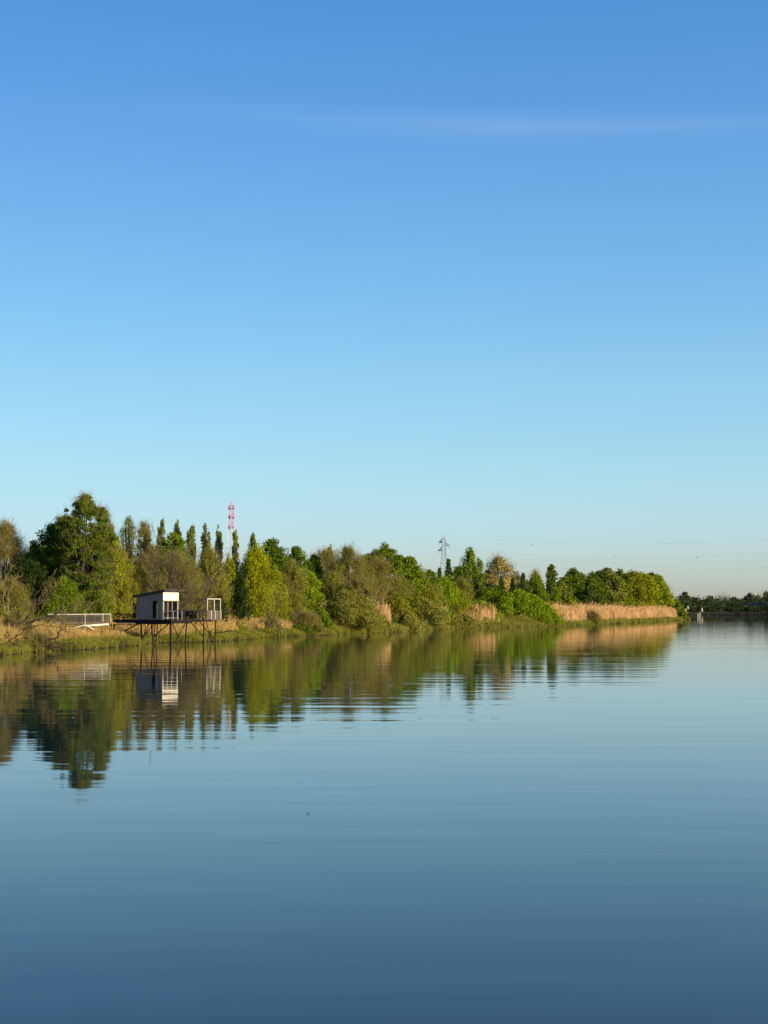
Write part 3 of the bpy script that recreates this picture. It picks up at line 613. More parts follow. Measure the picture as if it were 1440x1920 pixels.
blades('dry_reeds', yat(300)+1, yat(590), 1.8, 11, 17000, 1.05, .045, 'drygrass', 'golden dry grass and reeds right of the fishing platform', 6, plume=True)
blades('dry_reeds', 119, 131.5, 1.6, 15, 11000, 1.15, .035, 'drygrass', 'golden dry reeds under and around the white railing', 7, lean=.2)
blades('dry_reeds', 131.5, yat(300)+1, 1.4, 8.5, 10000, .7, .035, 'drygrass', 'short golden dry grass below the gangway and stilts', 12, lean=.25)
blades('dry_reeds', 95, 119, 1.4, 15, 14000, 1.5, .03, 'drygrass', 'dry tangled reeds at the left edge under fallen branches', 8, lean=.25)
blades('bank_grass', 90, 200, .05, 2.0, 26000, .5, .035, 'grass', 'fresh green grass fringe along the near left waterline', 9, lean=.3)
blades('bank_grass', 200, 300, .02, 2.0, 18000, .6, .06, 'grass', 'green fringe at the waterline below the bushes', 10, lean=.3)
blades('bank_grass', 300, 495, .02, 1.8, 18000, .7, .085, 'grass', 'dark green fringe along the foot of the long reed beds', 11, lean=.3)
def undergrowth(name, y0, y1, o0, o1, n, h, ls, m, label, seed):
    rng = np.random.default_rng(seed)
    nc = int(n/90); y = rng.uniform(y0, y1, nc); o = rng.uniform(o0, o1, nc)
    x = shore(y)-o; z = gz(x, y); ch = h*rng.uniform(.4, 1.1, nc)
    ci = rng.integers(0, nc, n); g3 = norm(rng.normal(size=(n, 3)))*(rng.uniform(0, 1, (n, 1))**.4)
    pos = np.stack([x, y, z+ch*.4], 1)[ci]+g3*np.stack([ch*.8, ch*.8, ch*.6], 1)[ci]
    pos[:, 2] = np.maximum(pos[:, 2], z[ci]+.02)
    V, Fq = leaves(pos, ls*rng.uniform(.6, 1.4, n), ls*.6, rng.normal(size=(n, 3))+np.array([0, 0, .5]), rng)
    me = mesh_np(name, V, Fq, np.clip(rng.uniform(0, 1, nc)[ci]*.6+rng.uniform(0, 1, n)*.4, 0, 1))
    return tag(link(name, me, M[m]), label, 'undergrowth', None, 'stuff')
undergrowth('undergrowth', 131, 168, 9, 16, 22000, 1.9, .16, 'deep', 'dark green thicket behind the gangway and platform', 31)
undergrowth('undergrowth', 135, 200, 9, 26, 26000, 2.6, .22, 'olive', 'olive undergrowth at the feet of the trees around the hut', 21)
undergrowth('undergrowth', 200, 300, 8, 30, 30000, 3.4, .32, 'olive', 'olive green thicket behind the bushes in the middle of the bank', 22)
undergrowth('undergrowth', 300, 480, 14, 40, 26000, 3.6, .45, 'green', 'green thicket behind the long reed beds', 23)
undergrowth('undergrowth', 240, 420, 35, 90, 26000, 9, .6, 'deep', 'dark distant wood closing the gaps behind the bank trees', 24)
undergrowth('undergrowth', 175, 245, 22, 70, 26000, 8, .40, 'deep', 'dark thicket behind the hut trees and under the poplars', 25)

undergrowth('undergrowth', 100, 150, 2.0, 13, 13000, 1.0, .10, 'olive', 'brushy weeds scattered through the golden reeds at the left', 29)
undergrowth('undergrowth', 95, 165, .1, 2.6, 12000, .75, .12, 'sage', 'tufts of water plants along the near left waterline', 26)
undergrowth('undergrowth', 148, 200, 2.5, 14, 12000, 1.3, .14, 'sage', 'pale green weeds mixed into the golden reeds right of the platform', 30)
undergrowth('undergrowth', 160, 240, .1, 3.2, 12000, .9, .16, 'olive', 'low olive scrub along the waterline right of the platform', 27)
undergrowth('undergrowth', 235, 305, .3, 5, 14000, 1.6, .22, 'sage', 'low sage scrub at the feet of the bank bushes', 28)
# ---------------------------------------------------------------- fishing hut on stilts
HX, HY = P(305, 1162, 140)[0], 140.0
DK = 2.40                                              # deck level
ang = math.radians(34.5)
U = np.array([math.cos(ang), -math.sin(ang), 0.]); Vd = np.array([math.sin(ang), math.cos(ang), 0.]); Z = np.array([0, 0, 1.])
O = np.array([HX, HY, 0.])
def L(u, v, z): return O+U*u+Vd*v+Z*z
def lbox(mb, u0, u1, v0, v1, z0, z1): mb.box(L((u0+u1)/2, (v0+v1)/2, (z0+z1)/2), U*(u1-u0)/2, Vd*(v1-v0)/2, Z*(z1-z0)/2)
hut = empty('fishing_hut', (HX, HY, 0), 'grey wooden fishing hut with sloping roof on dark stilts over the water', 'hut')
LEN, WID = 3.3, 2.1
zn, zf = 4.98, 4.55                                    # wall tops: river end and shore end
def ztop(u): return zn+(zn-zf)/LEN*u
mb = MB()
def wallpiece(mb, u0, u1, z0, v, th=.06, z1=None):
    a, b = (ztop(u0), ztop(u1)) if z1 is None else (z1, z1)
    pts = [L(u0, v, z0), L(u1, v, z0), L(u1, v+th, z0), L(u0, v+th, z0), L(u0, v, a), L(u1, v, b), L(u1, v+th, b), L(u0, v+th, a)]
    mb.add(pts, [(0, 3, 2, 1), (4, 5, 6, 7), (0, 1, 5, 4), (1, 2, 6, 5), (2, 3, 7, 6), (3, 0, 4, 7)])
# planked side wall with an opening
ow0, ow1, oz0, oz1 = -1.34, -.70, DK+.12, 4.17
nb = 22
for i in range(nb):
    a = -LEN+i*LEN/nb; b = a+LEN/nb-.012; c = (a+b)/2; dd = .004*((i*7) % 5-2)
    if ow0-.02 < c < ow1+.02:
        wallpiece(mb, a, b, oz1, 0+dd); wallpiece(mb, a, b, DK, 0+dd, z1=oz0)
    else: wallpiece(mb, a, b, DK, 0+dd)
mb.build('side_wall', M['plank'], hut)
mb = MB(); wallpiece(mb, -LEN, 0, DK, WID-.06); mb.build('side_wall', M['plank'], hut)
mb = MB(); lbox(mb, -LEN-.06, -LEN, 0, WID, DK, ztop(-LEN)); mb.build('back_wall', M['plank'], hut)
mb = MB(); lbox(mb, -1.0, -.94, .07, WID-.07, DK, ztop(-1)); mb.build('inner_wall', M['interior'], hut)
mb = MB()
for (a, b, c, d) in ((ow0-.06, ow0, oz0-.05, oz1+.05), (ow1, ow1+.05, oz0-.05, oz1+.05)): lbox(mb, a, b, -.03, .05, c, d)
lbox(mb, ow0, ow1, -.03, .05, oz1, oz1+.05); lbox(mb, ow0, ow1, -.03, .05, oz0-.05, oz0)
wf = mb.build('window', M['plank'], hut)
mb = MB(); lbox(mb, ow0, ow1, .03, .045, oz0, oz1); mb.build('pane', M['glass'], wf)
# lit front: lintel panel, posts, porch
mb = MB(); lbox(mb, 0.0, .06, -.02, WID+.02, 4.22, 4.96); mb.build('lintel_panel', M['cream'], hut, .01)
mb = MB(); lbox(mb, -.02, .14, -.03, WID+.05, 4.14, 4.22); mb.build('porch_beam', M['fascia'], hut, .01)
for v, w in ((.02, .09), (.62, .045), (1.22, .045), (1.96, .08)):
    mb = MB(); lbox(mb, -.02, .06, v, v+w, DK, 4.14); mb.build('porch_post', M['whitewood'], hut, .008)
for v in (.33, .93, 1.6):
    mb = MB(); lbox(mb, 0.0, .03, v, v+.035, DK, 4.10); mb.build('porch_bar', M['darkwood'], hut)
mb = MB(); lbox(mb, .06, .10, .05, WID, 3.20, 3.26); lbox(mb, .06, .10, .05, WID, DK+.15, DK+.2); mb.build('porch_rail', M['fascia'], hut)
# roof
mb = MB(); s = (zn-zf)/LEN
def rz(u, d): return ztop(u)+d
pts = []
for d in (.01, .21):
    for u in (-LEN-.42, .38):
        for v in (-.18, WID+.48): pts.append(L(u, v, rz(u, d)))
mb.add(pts, [(0, 1, 3, 2), (4, 6, 7, 5), (0, 4, 5, 1), (2, 3, 7, 6), (0, 2, 6, 4), (1, 5, 7, 3)])
rf = mb.build('roof', M['roofing'], hut)
mb = MB(); lbox(mb, .383, .42, -.2, WID+.5, rz(.38, -.01), rz(.38, .225)); mb.build('fascia', M['fascia'], rf, .006)
for i in range(4):
    mb = MB(); v = .2+i*.56; pts = [L(u, vv, rz(u, d)) for d in (-.11, .008) for u in (0.07, .36) for vv in (v, v+.06)]
    mb.add(pts, [(0, 1, 3, 2), (4, 6, 7, 5), (0, 4, 5, 1), (2, 3, 7, 6), (0, 2, 6, 4), (1, 5, 7, 3)])
    mb.build('rafter', M['darkwood'], rf)
# platform
U1, V1 = 1.2, 5.9
mb = MB()
nbd = 30
for i in range(nbd):
    v0 = -.15+i*(V1+.15)/nbd; lbox(mb, -LEN-.2, U1, v0, v0+(V1+.15)/nbd-.015, DK-.06, DK-.004)
mb.build('deck', M['deckwood'], hut)
mb = MB()
lbox(mb, -LEN-.1, .55, -.12, .06, DK-.42, DK-.065); lbox(mb, -LEN-.1, .55, 2.0, 2.15, DK-.36, DK-.065)
lbox(mb, .56, U1-.03, -.12, .02, DK-.30, DK-.065); lbox(mb, U1-.14, U1-.01, .03, 2.6, DK-.34, DK-.065)
lbox(mb, U1-.14, U1-.01, 2.61, V1-.1, DK-.20, DK-.065); lbox(mb, -LEN, -LEN+.14, .07, V1-.1, DK-.24, DK-.065)
lbox(mb, -.9, -.76, .07, V1-.1, DK-.25, DK-.068)
mb.build('beam', M['darkwood'], hut)
# railing round the front
mb = MB()
lbox(mb, U1-.07, U1-.01, .05, 4.8, DK+.82, DK+.90); lbox(mb, 0.12, U1-.08, -.06, 0, DK+.82, DK+.88)
lbox(mb, U1-.06, U1-.03, .05, 4.8, DK+.10, DK+.15)
for i in range(11): lbox(mb, U1-.06, U1-.03, .05+i*.47, .085+i*.47, DK, DK+.82)
mb.build('railing', M['darkwood'], hut)
for k in range(3):
    mb = MB(); v = .10+k*.6; lbox(mb, U1-.025, U1+.02, v, v+.035, DK, DK+.80); mb.build('rail_post', M['whitewood'], hut)
mb = MB()
for i in range(18):
    v = 2.2+i*.2; lbox(mb, -1.0, -.97, v, v+.185, DK+.04, DK+.84+.01*((i*5) % 3))
mb.build('rear_screen', M['deckwood'], hut)
mb = MB()
for i in range(11):
    v = 4.8+i*.20; lbox(mb, U1-.005+.006*(i % 2), U1+.03+.006*(i % 2), v, v+.185, DK-.04+.015*((i*3) % 4), DK+.86+.012*((i*5) % 3))
mb.build('board_screen', M['boards'], hut)
for i in (3, 6, 10):
    mb = MB(); v = 4.8+i*.2; lbox(mb, U1+.04, U1+.075, v-.02, v+.045, DK-.02, DK+.88); mb.build('screen_batten', M['whitewood'], hut)
# white frame at the far end
mb = MB()
for v in (4.95, 5.95, 6.85): lbox(mb, U1-.12, U1-.045, v, v+.08, DK+.3, DK+1.93)
lbox(mb, U1-.12, U1-.045, 4.95, 6.93, DK+1.932, DK+2.02)
mb.build('white_frame', M['whitewood'], hut, .01)
# long upper beam with hanging net cords
mb = MB(); mb.tube([L(.25, 2.05, DK+1.95), L(.65, 3.5, DK+1.93), L(U1-.1, 4.94, DK+1.95)], .03, 6); mb.build('net_beam', M['darkwood'], hut)
mb = MB(); rg = random.Random(4)
for k in range(8):
    v = 2.15+k*.34; w = .34
    pts = [L(.3+(v+w*s-2.05)*.28, v+w*s, DK+1.92-.38*math.sin(math.pi*s)*rg.uniform(.5, 1)) for s in (0, .25, .5, .75, 1)]
    mb.tube(pts, .014, 5)
    mb.tube([L(.3+(v-2.05)*.28, v, DK+1.92), L(.32+(v-2.05)*.28, v+rg.uniform(-.06, .06), DK+rg.uniform(.8, 1.1))], .010, 5)
mb.build('net_cord', M['darkwood'], hut)
# winch with round drum
mb = MB()
for v in (2.7, 3.8): lbox(mb, .35, .45, v, v+.08, DK, DK+.72)
mb.tube([L(.4, 2.6, DK+.55), L(.4, 4.0, DK+.55)], .045, 8)
for v in (2.9, 3.6): mb.tube([L(.4, v, DK+.55), L(.4, v+.04, DK+.55)], .26, 16)
mb.tube([L(.4, 2.94, DK+.55), L(.4, 3.6, DK+.55)], .15, 12)
mb.build('winch', M['darkwood'], hut)
# piles and braces, each a part; pixel rows taken to real depth
def pil(a, b, D0, D1, r, name='pile', ext=True):
    p, q = P(a[0], a[1], D0), P(b[0], b[1], D1)
    if ext:
        k = (p[2]+1.6)/(p[2]-q[2]); q = p+(q-p)*k
    p = p+np.array([0, 0, .1])
    mb = MB(); mid = (p+q)/2+np.array([.02*math.sin(a[0]), .0, 0]); mb.tube([p, mid, q], [r, r*.95, r*1.05], 8); mb.build(name, M['darkwood'], hut)
for a in [((264.5, 1171), (266, 1210), 141.5, 141.5, .075), ((284, 1171), (287, 1210), 140.8, 140.8, .06), ((295.5, 1172), (292, 1208), 142, 142, .045),
          ((319.5, 1168), (320.5, 1210), 140.2, 140.2, .10), ((350, 1167), (348, 1208), 142, 142, .07), ((382, 1162), (382, 1208), 144, 144, .07),
          ((404, 1163), (403, 1206), 145.6, 145.6, .06)]: pil(*a)
for a in [((290, 1170), (267, 1194), 140.6, 141.4, .045), ((280, 1170), (271, 1190), 142, 142, .045), ((318, 1170), (289, 1193), 140.3, 141, .05),
          ((322, 1169), (339, 1205), 140.6, 142, .045), ((348, 1170), (327, 1206), 142, 140.8, .045), ((355, 1165), (381, 1194), 142.2, 144, .05),
          ((371, 1163), (382, 1175), 143, 144, .05), ((386, 1166), (396, 1202), 144.2, 145.2, .045), ((382, 1178), (403, 1199), 144.1, 145.5, .045),
          ((399, 1180), (388, 1203), 145.4, 144.5, .035), ((292, 1171), (288, 1196), 142, 141, .045), ((262, 1171), (217, 1191), 141.5, 143.5, .06)]:
    pil(*a, name='brace', ext=False)
# gangway to the shore
mb = MB(); ue = -6.7
for i in range(17): lbox(mb, ue+i*.19, ue+i*.19+.175, .35, 1.5, DK-.06, DK-.006)
mb.build('gangway_deck', M['deckwood'], hut)
mb = MB(); lbox(mb, ue, -LEN-.12, .26, .36, DK-.24, DK-.062); lbox(mb, ue, -LEN-.12, .28, .36, DK-.50, DK-.44)
lbox(mb, ue, -LEN-.12, 1.5, 1.58, DK-.2, DK-.062); mb.build('gangway_beam', M['darkwood'], hut)
mb = MB(); lbox(mb, ue+.25, -LEN+.2, .30, .34, DK-.36, DK-.22); mb.build('gangway_pale_beam', M['fascia'], hut)
for v in (.3, 1.5):
    mb = MB(); lbox(mb, ue, -LEN-.1, v, v+.05, DK+.50, DK+.57)
    for i in range(20): lbox(mb, ue+.02+i*.16, ue+.05+i*.16, v+.01, v+.04, DK, DK+.50)
    mb.build('gangway_railing', M['darkwood'], hut)
for px in (208.5, 213.5):
    pil((px, 1172), (px+.3, 1190), 143.2, 143.2, .06, 'gangway_leg', False)
mb = MB(); q = P(210, 1190, 143.4); mb.tube([q+np.array([0, 0, .2]), np.array([q[0], q[1], -1])], .05, 8); mb.build('pale_stake', M['fascia'], hut)

# ---------------------------------------------------------------- white railed footbridge on the bank
fb = empty('footbridge', tuple(P(203, 1190, 139)*np.array([1, 1, 0])), 'pale footbridge with white handrail and slatted sides left of the hut', 'footbridge')
A, Bp = P(96, 1167.5, 136.0), P(200.5, 1166.5, 140.3)
dv = (Bp-A); Lb = np.linalg.norm(dv); dx = dv/Lb; dn = np.cross(dx, Z); dn = dn/np.linalg.norm(dn)
def fbx(mb, s0, s1, n0, n1, z0, z1):
    c = A+dx*(s0+s1)/2+dn*(n0+n1)/2; c = np.array([c[0], c[1], A[2]+(z0+z1)/2])
    mb.box(c, dx*(s1-s0)/2, dn*(n1-n0)/2, Z*(z1-z0)/2)
mb = MB(); fbx(mb, 0, Lb, -.6, .6, -.10, -.03); mb.build('walkway', M['boards'], fb)
for n in (-.62, .62):
    mb = MB(); fbx(mb, 0, Lb, n-.04, n+.04, .73, .79)
    fbx(mb, Lb-.06, Lb, n-.03, n+.03, .04, .72)
    mb.build('handrail', M['whitewood'], fb, .006)
    mb = MB(); fbx(mb, 0, Lb-.07, n-.03, n+.03, -.02, .04)
    for i in range(46): fbx(mb, .03+i*Lb/46.5, .03+i*Lb/46.5+.05, n-.012, n+.012, .04, .72)
    mb.build('slats', M['boards'], fb)
def stick(p, q, r, m, name): mb = MB(); mb.tube([p, q], r, 7); mb.build(name, m, fb)
fy = 137.0
stick(P(160, 1173.5, fy), P(203, 1170.5, fy+2), .085, M['cream'], 'white_beam')
stick(P(139, 1177.5, fy), P(160.5, 1171.5, fy), .06, M['cream'], 'white_beam')
stick(P(163, 1173.5, fy), P(177, 1181, fy), .05, M['cream'], 'white_strut')
stick(P(159.5, 1152, fy), np.array([*P(159.5, 1192, fy)[:2], .4]), .035, M['whitewood'], 'white_post')
stick(P(198, 1167, 140.2), np.array([*P(198, 1167, 140.2)[:2], .6]), .05, M['boards'], 'support_post')
stick(P(110, 1167, 136.6), np.array([*P(110, 1167, 136.6)[:2], .6]), .05, M['boards'], 'support_post')

# ---------------------------------------------------------------- fallen branches and snags
def limb(mb, pts, r0, r1, D, rng, kink=.05):
    q = []
    pts = [tuple(p)+(0,)*(3-len(p)) for p in pts]
    for i in range(len(pts)-1):
        for k in range(3):
            s = k/3; q.append(P(pts[i][0]*(1-s)+pts[i+1][0]*s, pts[i][1]*(1-s)+pts[i+1][1]*s, D+ (pts[i][2]*(1-s)+pts[i+1][2]*s if len(pts[i]) > 2 else 0))+rng.normal(size=3)*kink*(0 if k == 0 and i == 0 else 1))
    q.append(P(pts[-1][0], pts[-1][1], D+(pts[-1][2] if len(pts[-1]) > 2 else 0)))
    mb.tube(q, list(np.linspace(r0, r1, len(q))), 7)
    return q
def fallen(name, D, limbs, label, m, ntw, cat, seed, tl=1.2, twm=None):
    rng = np.random.default_rng(seed)
    p = P(limbs[0][0][0][0], limbs[0][0][0][1], D)
    root = empty(name, tuple(p), label, cat)
    alls = []
    for pts, r0, r1 in limbs:
        mb = MB(); alls.append((limb(mb, pts, r0, r1, D, rng), r1)); mb.build('limb', M[m], root)
    P0, P1 = [], []
    for k in range(ntw):
        q, r = alls[rng.integers(0, len(alls))]; i = rng.integers(1, len(q)-1)
        s = q[i]; d = norm(norm(q[min(i+1, len(q)-1)]-q[i-1])*.8+rng.normal(size=3)*.55+np.array([0, 0, .25]))
        l = tl*rng.uniform(.3, 1); mid = s+d*l*.5; e = mid+norm(d+rng.normal(size=3)*.4+np.array([0, 0, .3]))*l*.5
        P0 += [s, mid]; P1 += [mid, e]
        for j in range(2):
            d2 = norm(d+rng.normal(size=3)*.6+np.array([0, 0, .2])); P0.append(mid); P1.append(mid+d2*l*.45)
    if P0:
        V, Fq = segs(P0, P1, .018, .008, 4); link('branches', mesh_np('branches', V, Fq), M[twm or m], root)
    return root
fallen('fallen_tree', 121, [([(2, 1186, -1), (12, 1175), (28, 1171), (46, 1171, 1), (66, 1164, 1), (92, 1156, 1.5), (110, 1149, 2), (128, 1147, 2)], .19, .05),
  ([(36, 1170), (54, 1155), (62, 1135), (66, 1116), (80, 1098), (98, 1084)], .10, .03), ([(56, 1153), (70, 1134), (85, 1122), (104, 1104)], .07, .02),
  ([(64, 1128), (84, 1112), (98, 1108), (116, 1086)], .05, .018), ([(50, 1175), (75, 1173), (100, 1174), (124, 1176)], .04, .015),
  ([(96, 1157), (112, 1164), (124, 1175)], .025, .01), ([(110, 1150), (128, 1138), (150, 1127), (176, 1112)], .045, .015), ([(128, 1147), (142, 1140), (160, 1135)], .025, .01)],
  'fallen tree with long bare limbs reaching right across the golden reeds', 'barkdark', 120, 'fallen tree', 31, 1.5, 'barkpale')
fallen('fallen_branch', 112, [([(-4, 1214), (8, 1208), (22, 1199), (36, 1189), (50, 1179), (58, 1170)], .05, .018), ([(5, 1190), (18, 1199), (26, 1208), (40, 1212)], .03, .012),
  ([(14, 1184), (24, 1196), (36, 1200)], .03, .012)],
  'thin dark branch slanting up from the water at the left edge', 'barkdark', 26, 'branch', 32, .9)
fallen('driftwood_snag', 119, [([(84, 1203), (92, 1199), (104, 1197), (108, 1192), (108.5, 1185), (115, 1181), (124, 1179)], .09, .04), ([(84, 1203), (88, 1210), (98, 1214), (112, 1212)], .07, .04),
  ([(98, 1204), (118, 1208), (132, 1207), (139, 1205)], .05, .025), ([(112, 1186), (119, 1193)], .02, .01), ([(95, 1206), (110, 1213), (118, 1218)], .06, .04)],
  'crooked dark driftwood snag lying at the waterline below the fallen tree', 'barkdark', 20, 'driftwood', 33, .5)
fallen('floating_log', 148, [([(405, 1186), (415, 1185.5), (425, 1184), (436, 1184)], .07, .05)], 'short dark log on the bank just right of the platform stilts', 'barkdark', 0, 'log', 34, .5)
fallen('bare_saplings', 135, [([(8, 1150), (6, 1115), (9, 1085), (26, 1060)], .05, .02), ([(16, 1150), (15, 1118), (24, 1090), (34, 1078)], .05, .02), ([(10, 1118), (2, 1090)], .03, .015)],
  'pale bare saplings standing upright at the left edge', 'barkpale', 40, 'sapling', 35, 1.5)
# bare willows fanning out behind the hut
g0 = P(300, 1135, 156); g0[2] = float(gz(g0[0], 156.))
bare_tree('bare_willow', g0, [((.55, .1, 1.1), 1, 1), ((.15, 0, 1), .95, .8), ((-.2, .1, 1), .8, .7), ((.75, 0, .8), .9, .8)], 6.6, .17, 3,
          'bare willow fanning thin branches above the hut roof', 77, bark='bark', spread=.28, up=.22, nb=5, fine=7, buds=('olive', 1, .12))
g0 = P(338, 1140, 160); g0[2] = float(gz(g0[0], 160.))
bare_tree('bare_willow', g0, [((.9, 0, .8), 1, 1), ((1.0, .1, .55), .9, .8), ((.6, .1, 1), .8, .6)], 4.6, .13, 3,
          'leaning bare willow behind the platform railing, right of the hut', 78, bark='bark', spread=.28, up=.15, nb=5, fine=7, buds=('olive', 1, .12))
g0 = P(700, 1160, 215); g0[2] = 1.2
bare_tree('bare_tree', g0, [((.5, -.1, 1), 1, 1), ((-.4, -.1, 1), 1, .9), ((.1, 0, 1.1), .8, .7)], 5.0, .17, 3,
          'grey limbed bare tree leaning out of the brown twigs mid bank', 79, bark='barkpale', spread=.5, up=.2, nb=5, fine=6, buds=('brown', 2, .2))
g0 = P(505, 1165, 180); g0[2] = 1.2
bare_tree('bare_tree', g0, [((.5, -.1, 1), 1, 1), ((-.3, -.1, 1), .7, .9)], 3.4, .11, 3,
          'small bare tree with crooked trunk under the golden green willow', 80, bark='bark', spread=.5, up=.2, nb=4, fine=5, buds=('olive', 2, .18))
g0 = P(1417, 1140, 960); g0[2] = 1.8
bare_tree('bare_tree', g0, [((.1, 0, 1), .9, 1), ((-.45, 0, 1), 1, .8), ((.5, 0, 1), 1, .8)], 9.5, .5, 3,
          'tall pale bare tree standing over the far bank wood at right', 81, bark='barkpale', spread=.35, up=.3, nb=4, fine=5)
g0 = P(1357, 1140, 960); g0[2] = 1.8
bare_tree('bare_tree', g0, [((.1, 0, 1), 1, 1), ((-.3, 0, 1), 1, .8), ((.35, 0, 1), 1, .8)], 7.5, .4, 3,
          'smaller bare tree among the middle of the far bank wood', 82, bark='barkpale', spread=.3, up=.3, nb=4, fine=5)

# ---------------------------------------------------------------- far bank
FT = [(1266, 26, 1122, 'fargrey', 'dim tree just past the tip of the point on the far bank'),
 (1284, 30, 1108, 'fargrey', 'taller grey green rounded tree at the left end of the far bank'),
 (1304, 26, 1120, 'fargreen', 'low green tree right of the left end tree on the far bank'),
 (1318, 24, 1124, 'fargreen', 'low green tree above the white marker on the far bank'),
 (1331, 22, 1115, 'fargrey', 'dark knob topped tree in the far bank wood'),
 (1344, 26, 1121, 'fargrey', 'grey tree left of the smaller bare far tree'),
 (1360, 30, 1124, 'fartwig', 'pale twiggy tree under the smaller bare far tree'),
 (1376, 26, 1118, 'fargrey', 'rounded tree right of the smaller bare far tree'),
 (1391, 24, 1122, 'fargreen', 'low green tree left of the dark blue shed'),
 (1405, 28, 1111, 'fargrey', 'dark pointed tree behind the left end of the dark blue shed'),
 (1421, 26, 1115, 'fargrey', 'dark tree around the foot of the tall pale bare tree'),
 (1438, 30, 1107, 'fargrey', 'dark tree cut by the right edge of the photo')]
for px, w, top, m, lb in FT:
    tree('far_tree', px, w, top, 965+(px*7 % 5)*6, 'round' if m != 'fartwig' else 'twig', m, lb, group='trees on the far bank', zb=.02, dens=1.5, leaf=.9)
def far_wood():
    rng = np.random.default_rng(55); n = 90000; nc = 760
    x = rng.uniform(120, 640, nc); oo = rng.uniform(14, 70, nc); low = rng.uniform(size=nc) < .28; x[low] = rng.uniform(150, 256, low.sum()); oo[low] = rng.uniform(5, 13, low.sum())
    y = far_shore(x)+oo
    hgt = np.where(x < 256, rng.uniform(7, 11.5, nc), rng.uniform(17, 25, nc)); hgt[low] = rng.uniform(2.2, 5, low.sum())  # tall trees out of view at right, added to shade the far bank
    ci = rng.integers(0, nc, n); g3 = norm(rng.normal(size=(n, 3)))*(rng.uniform(0, 1, (n, 1))**.45)
    pos = np.stack([x, y, 1.5+hgt*.45], 1)[ci]+g3*np.stack([hgt*.35+1, hgt*.35+1, hgt*.55], 1)[ci]
    pos[:, 2] = np.maximum(pos[:, 2], .6)
    V, Fq = leaves(pos, rng.uniform(.6, 1.6, n), .8, rng.normal(size=(n, 3)), rng)
    tag(link('far_wood', mesh_np('far_wood', V, Fq, rng.uniform(0, 1, n)), M['fargrey']), 'low dark wood along the far bank, taller unseen part added to shade it', 'wood', None, 'stuff')
    n = 14000; x = rng.uniform(150, 330, n); y = far_shore(x)+rng.uniform(.5, 9, n); z = np.interp(y-far_shore(x), [0, 1, 4, 12], [0, .3, .9, 1.4])
    B = np.stack([x, y, z], 1); Tq = B+np.stack([rng.normal(size=n)*.3, rng.normal(size=n)*.3, rng.uniform(.5, 1.4, n)], 1)
    V, Fq = segs(B, Tq, .14, .05, 3)
    tag(link('far_reeds', mesh_np('far_reeds', V, Fq, np.repeat(rng.uniform(0, 1, n), 3)), M['farreed']), 'dull brownish reeds along the far waterline', 'reeds', None, 'stuff')
far_wood()
# dark blue shed on the far bank
D = 938.
sh = empty('shed', tuple(P(1425, 1148, D)), 'long low dark blue shed at the right edge on the far bank', 'shed')
a, b = P(1402, 1146, D), P(1475, 1132, D)
mb = MB(); mb.box(((a[0]+b[0])/2, D+5, (a[2]+b[2])/2), ((b[0]-a[0])/2, 0, 0), (0, 5, 0), (0, 0, (b[2]-a[2])/2)); 
for i in range(24): mb.box((a[0]+.5+i*(b[0]-a[0]-1)/23, D-.08, (a[2]+b[2])/2), (.12, 0, 0), (0, .075, 0), (0, 0, (b[2]-a[2])/2-.05))
mb.build('wall', M['bluemetal'], sh)
mb = MB()
zz = b[2]+.01; x0, x1 = a[0]-.4, b[0]+.4
mb.add([(x0, D-.4, zz), (x1, D-.4, zz), (x1, D+5, zz+.9), (x0, D+5, zz+.9), (x0, D+10.4, zz), (x1, D+10.4, zz)], [(0, 1, 2, 3), (3, 2, 5, 4), (0, 3, 4), (1, 5, 2), (0, 4, 5, 1)])
mb.build('roof', M['bluemetal'], sh)
# channel markers and mooring posts
def marker(px, top, bot, D, wpx, label):
    p = P(px, bot, D); q = P(px, top, D); r = wpx/2/F*D
    e = empty('channel_marker', (p[0], D, 0), label, 'marker')
    mb = MB(); mb.tube([(p[0], D, -1), (p[0], D, p[2]+.1)], r*.45, 8); mb.build('post', M['barkdark'], e)
    mb = MB(); mb.box((p[0], D, (p[2]+q[2])/2), (r, 0, 0), (0, r*.5, 0), (0, 0, (q[2]-p[2])/2)); mb.box((p[0], D, q[2]+.12), (r*.6, 0, 0), (0, r*.4, 0), (0, 0, .12)); mb.build('board', M['whitewood'], e, .03)
marker(1316.5, 1140.5, 1147, 915, 2.4, 'white upright marker board before the far bank, right of the twin posts')
marker(1290, 1137, 1142, 915, 2.6, 'white marker standing higher near the tip of the point')
marker(1285.5, 1142, 1145, 915, 3.0, 'small low white marker nearest the tip of the point')
for px, top, lb in ((1308.3, 1150, 'left one of two pale mooring posts in the water past the point'), (1312, 1148.5, 'right, slightly taller one of two pale mooring posts past the point')):
    p = P(px, top, 600.); mb = MB(); mb.tube([(p[0], 600, -1), (p[0]+.02, 600, p[2]*.5), (p[0], 600, p[2])], [.2, .19, .18], 8)
    mb.tube([(p[0], 600, p[2]+.005), (p[0], 600, p[2]+.09)], [.21, .14], 8)
    tag(mb.build('mooring_post', M['whitewood']), lb, 'post', 'pair of mooring posts')

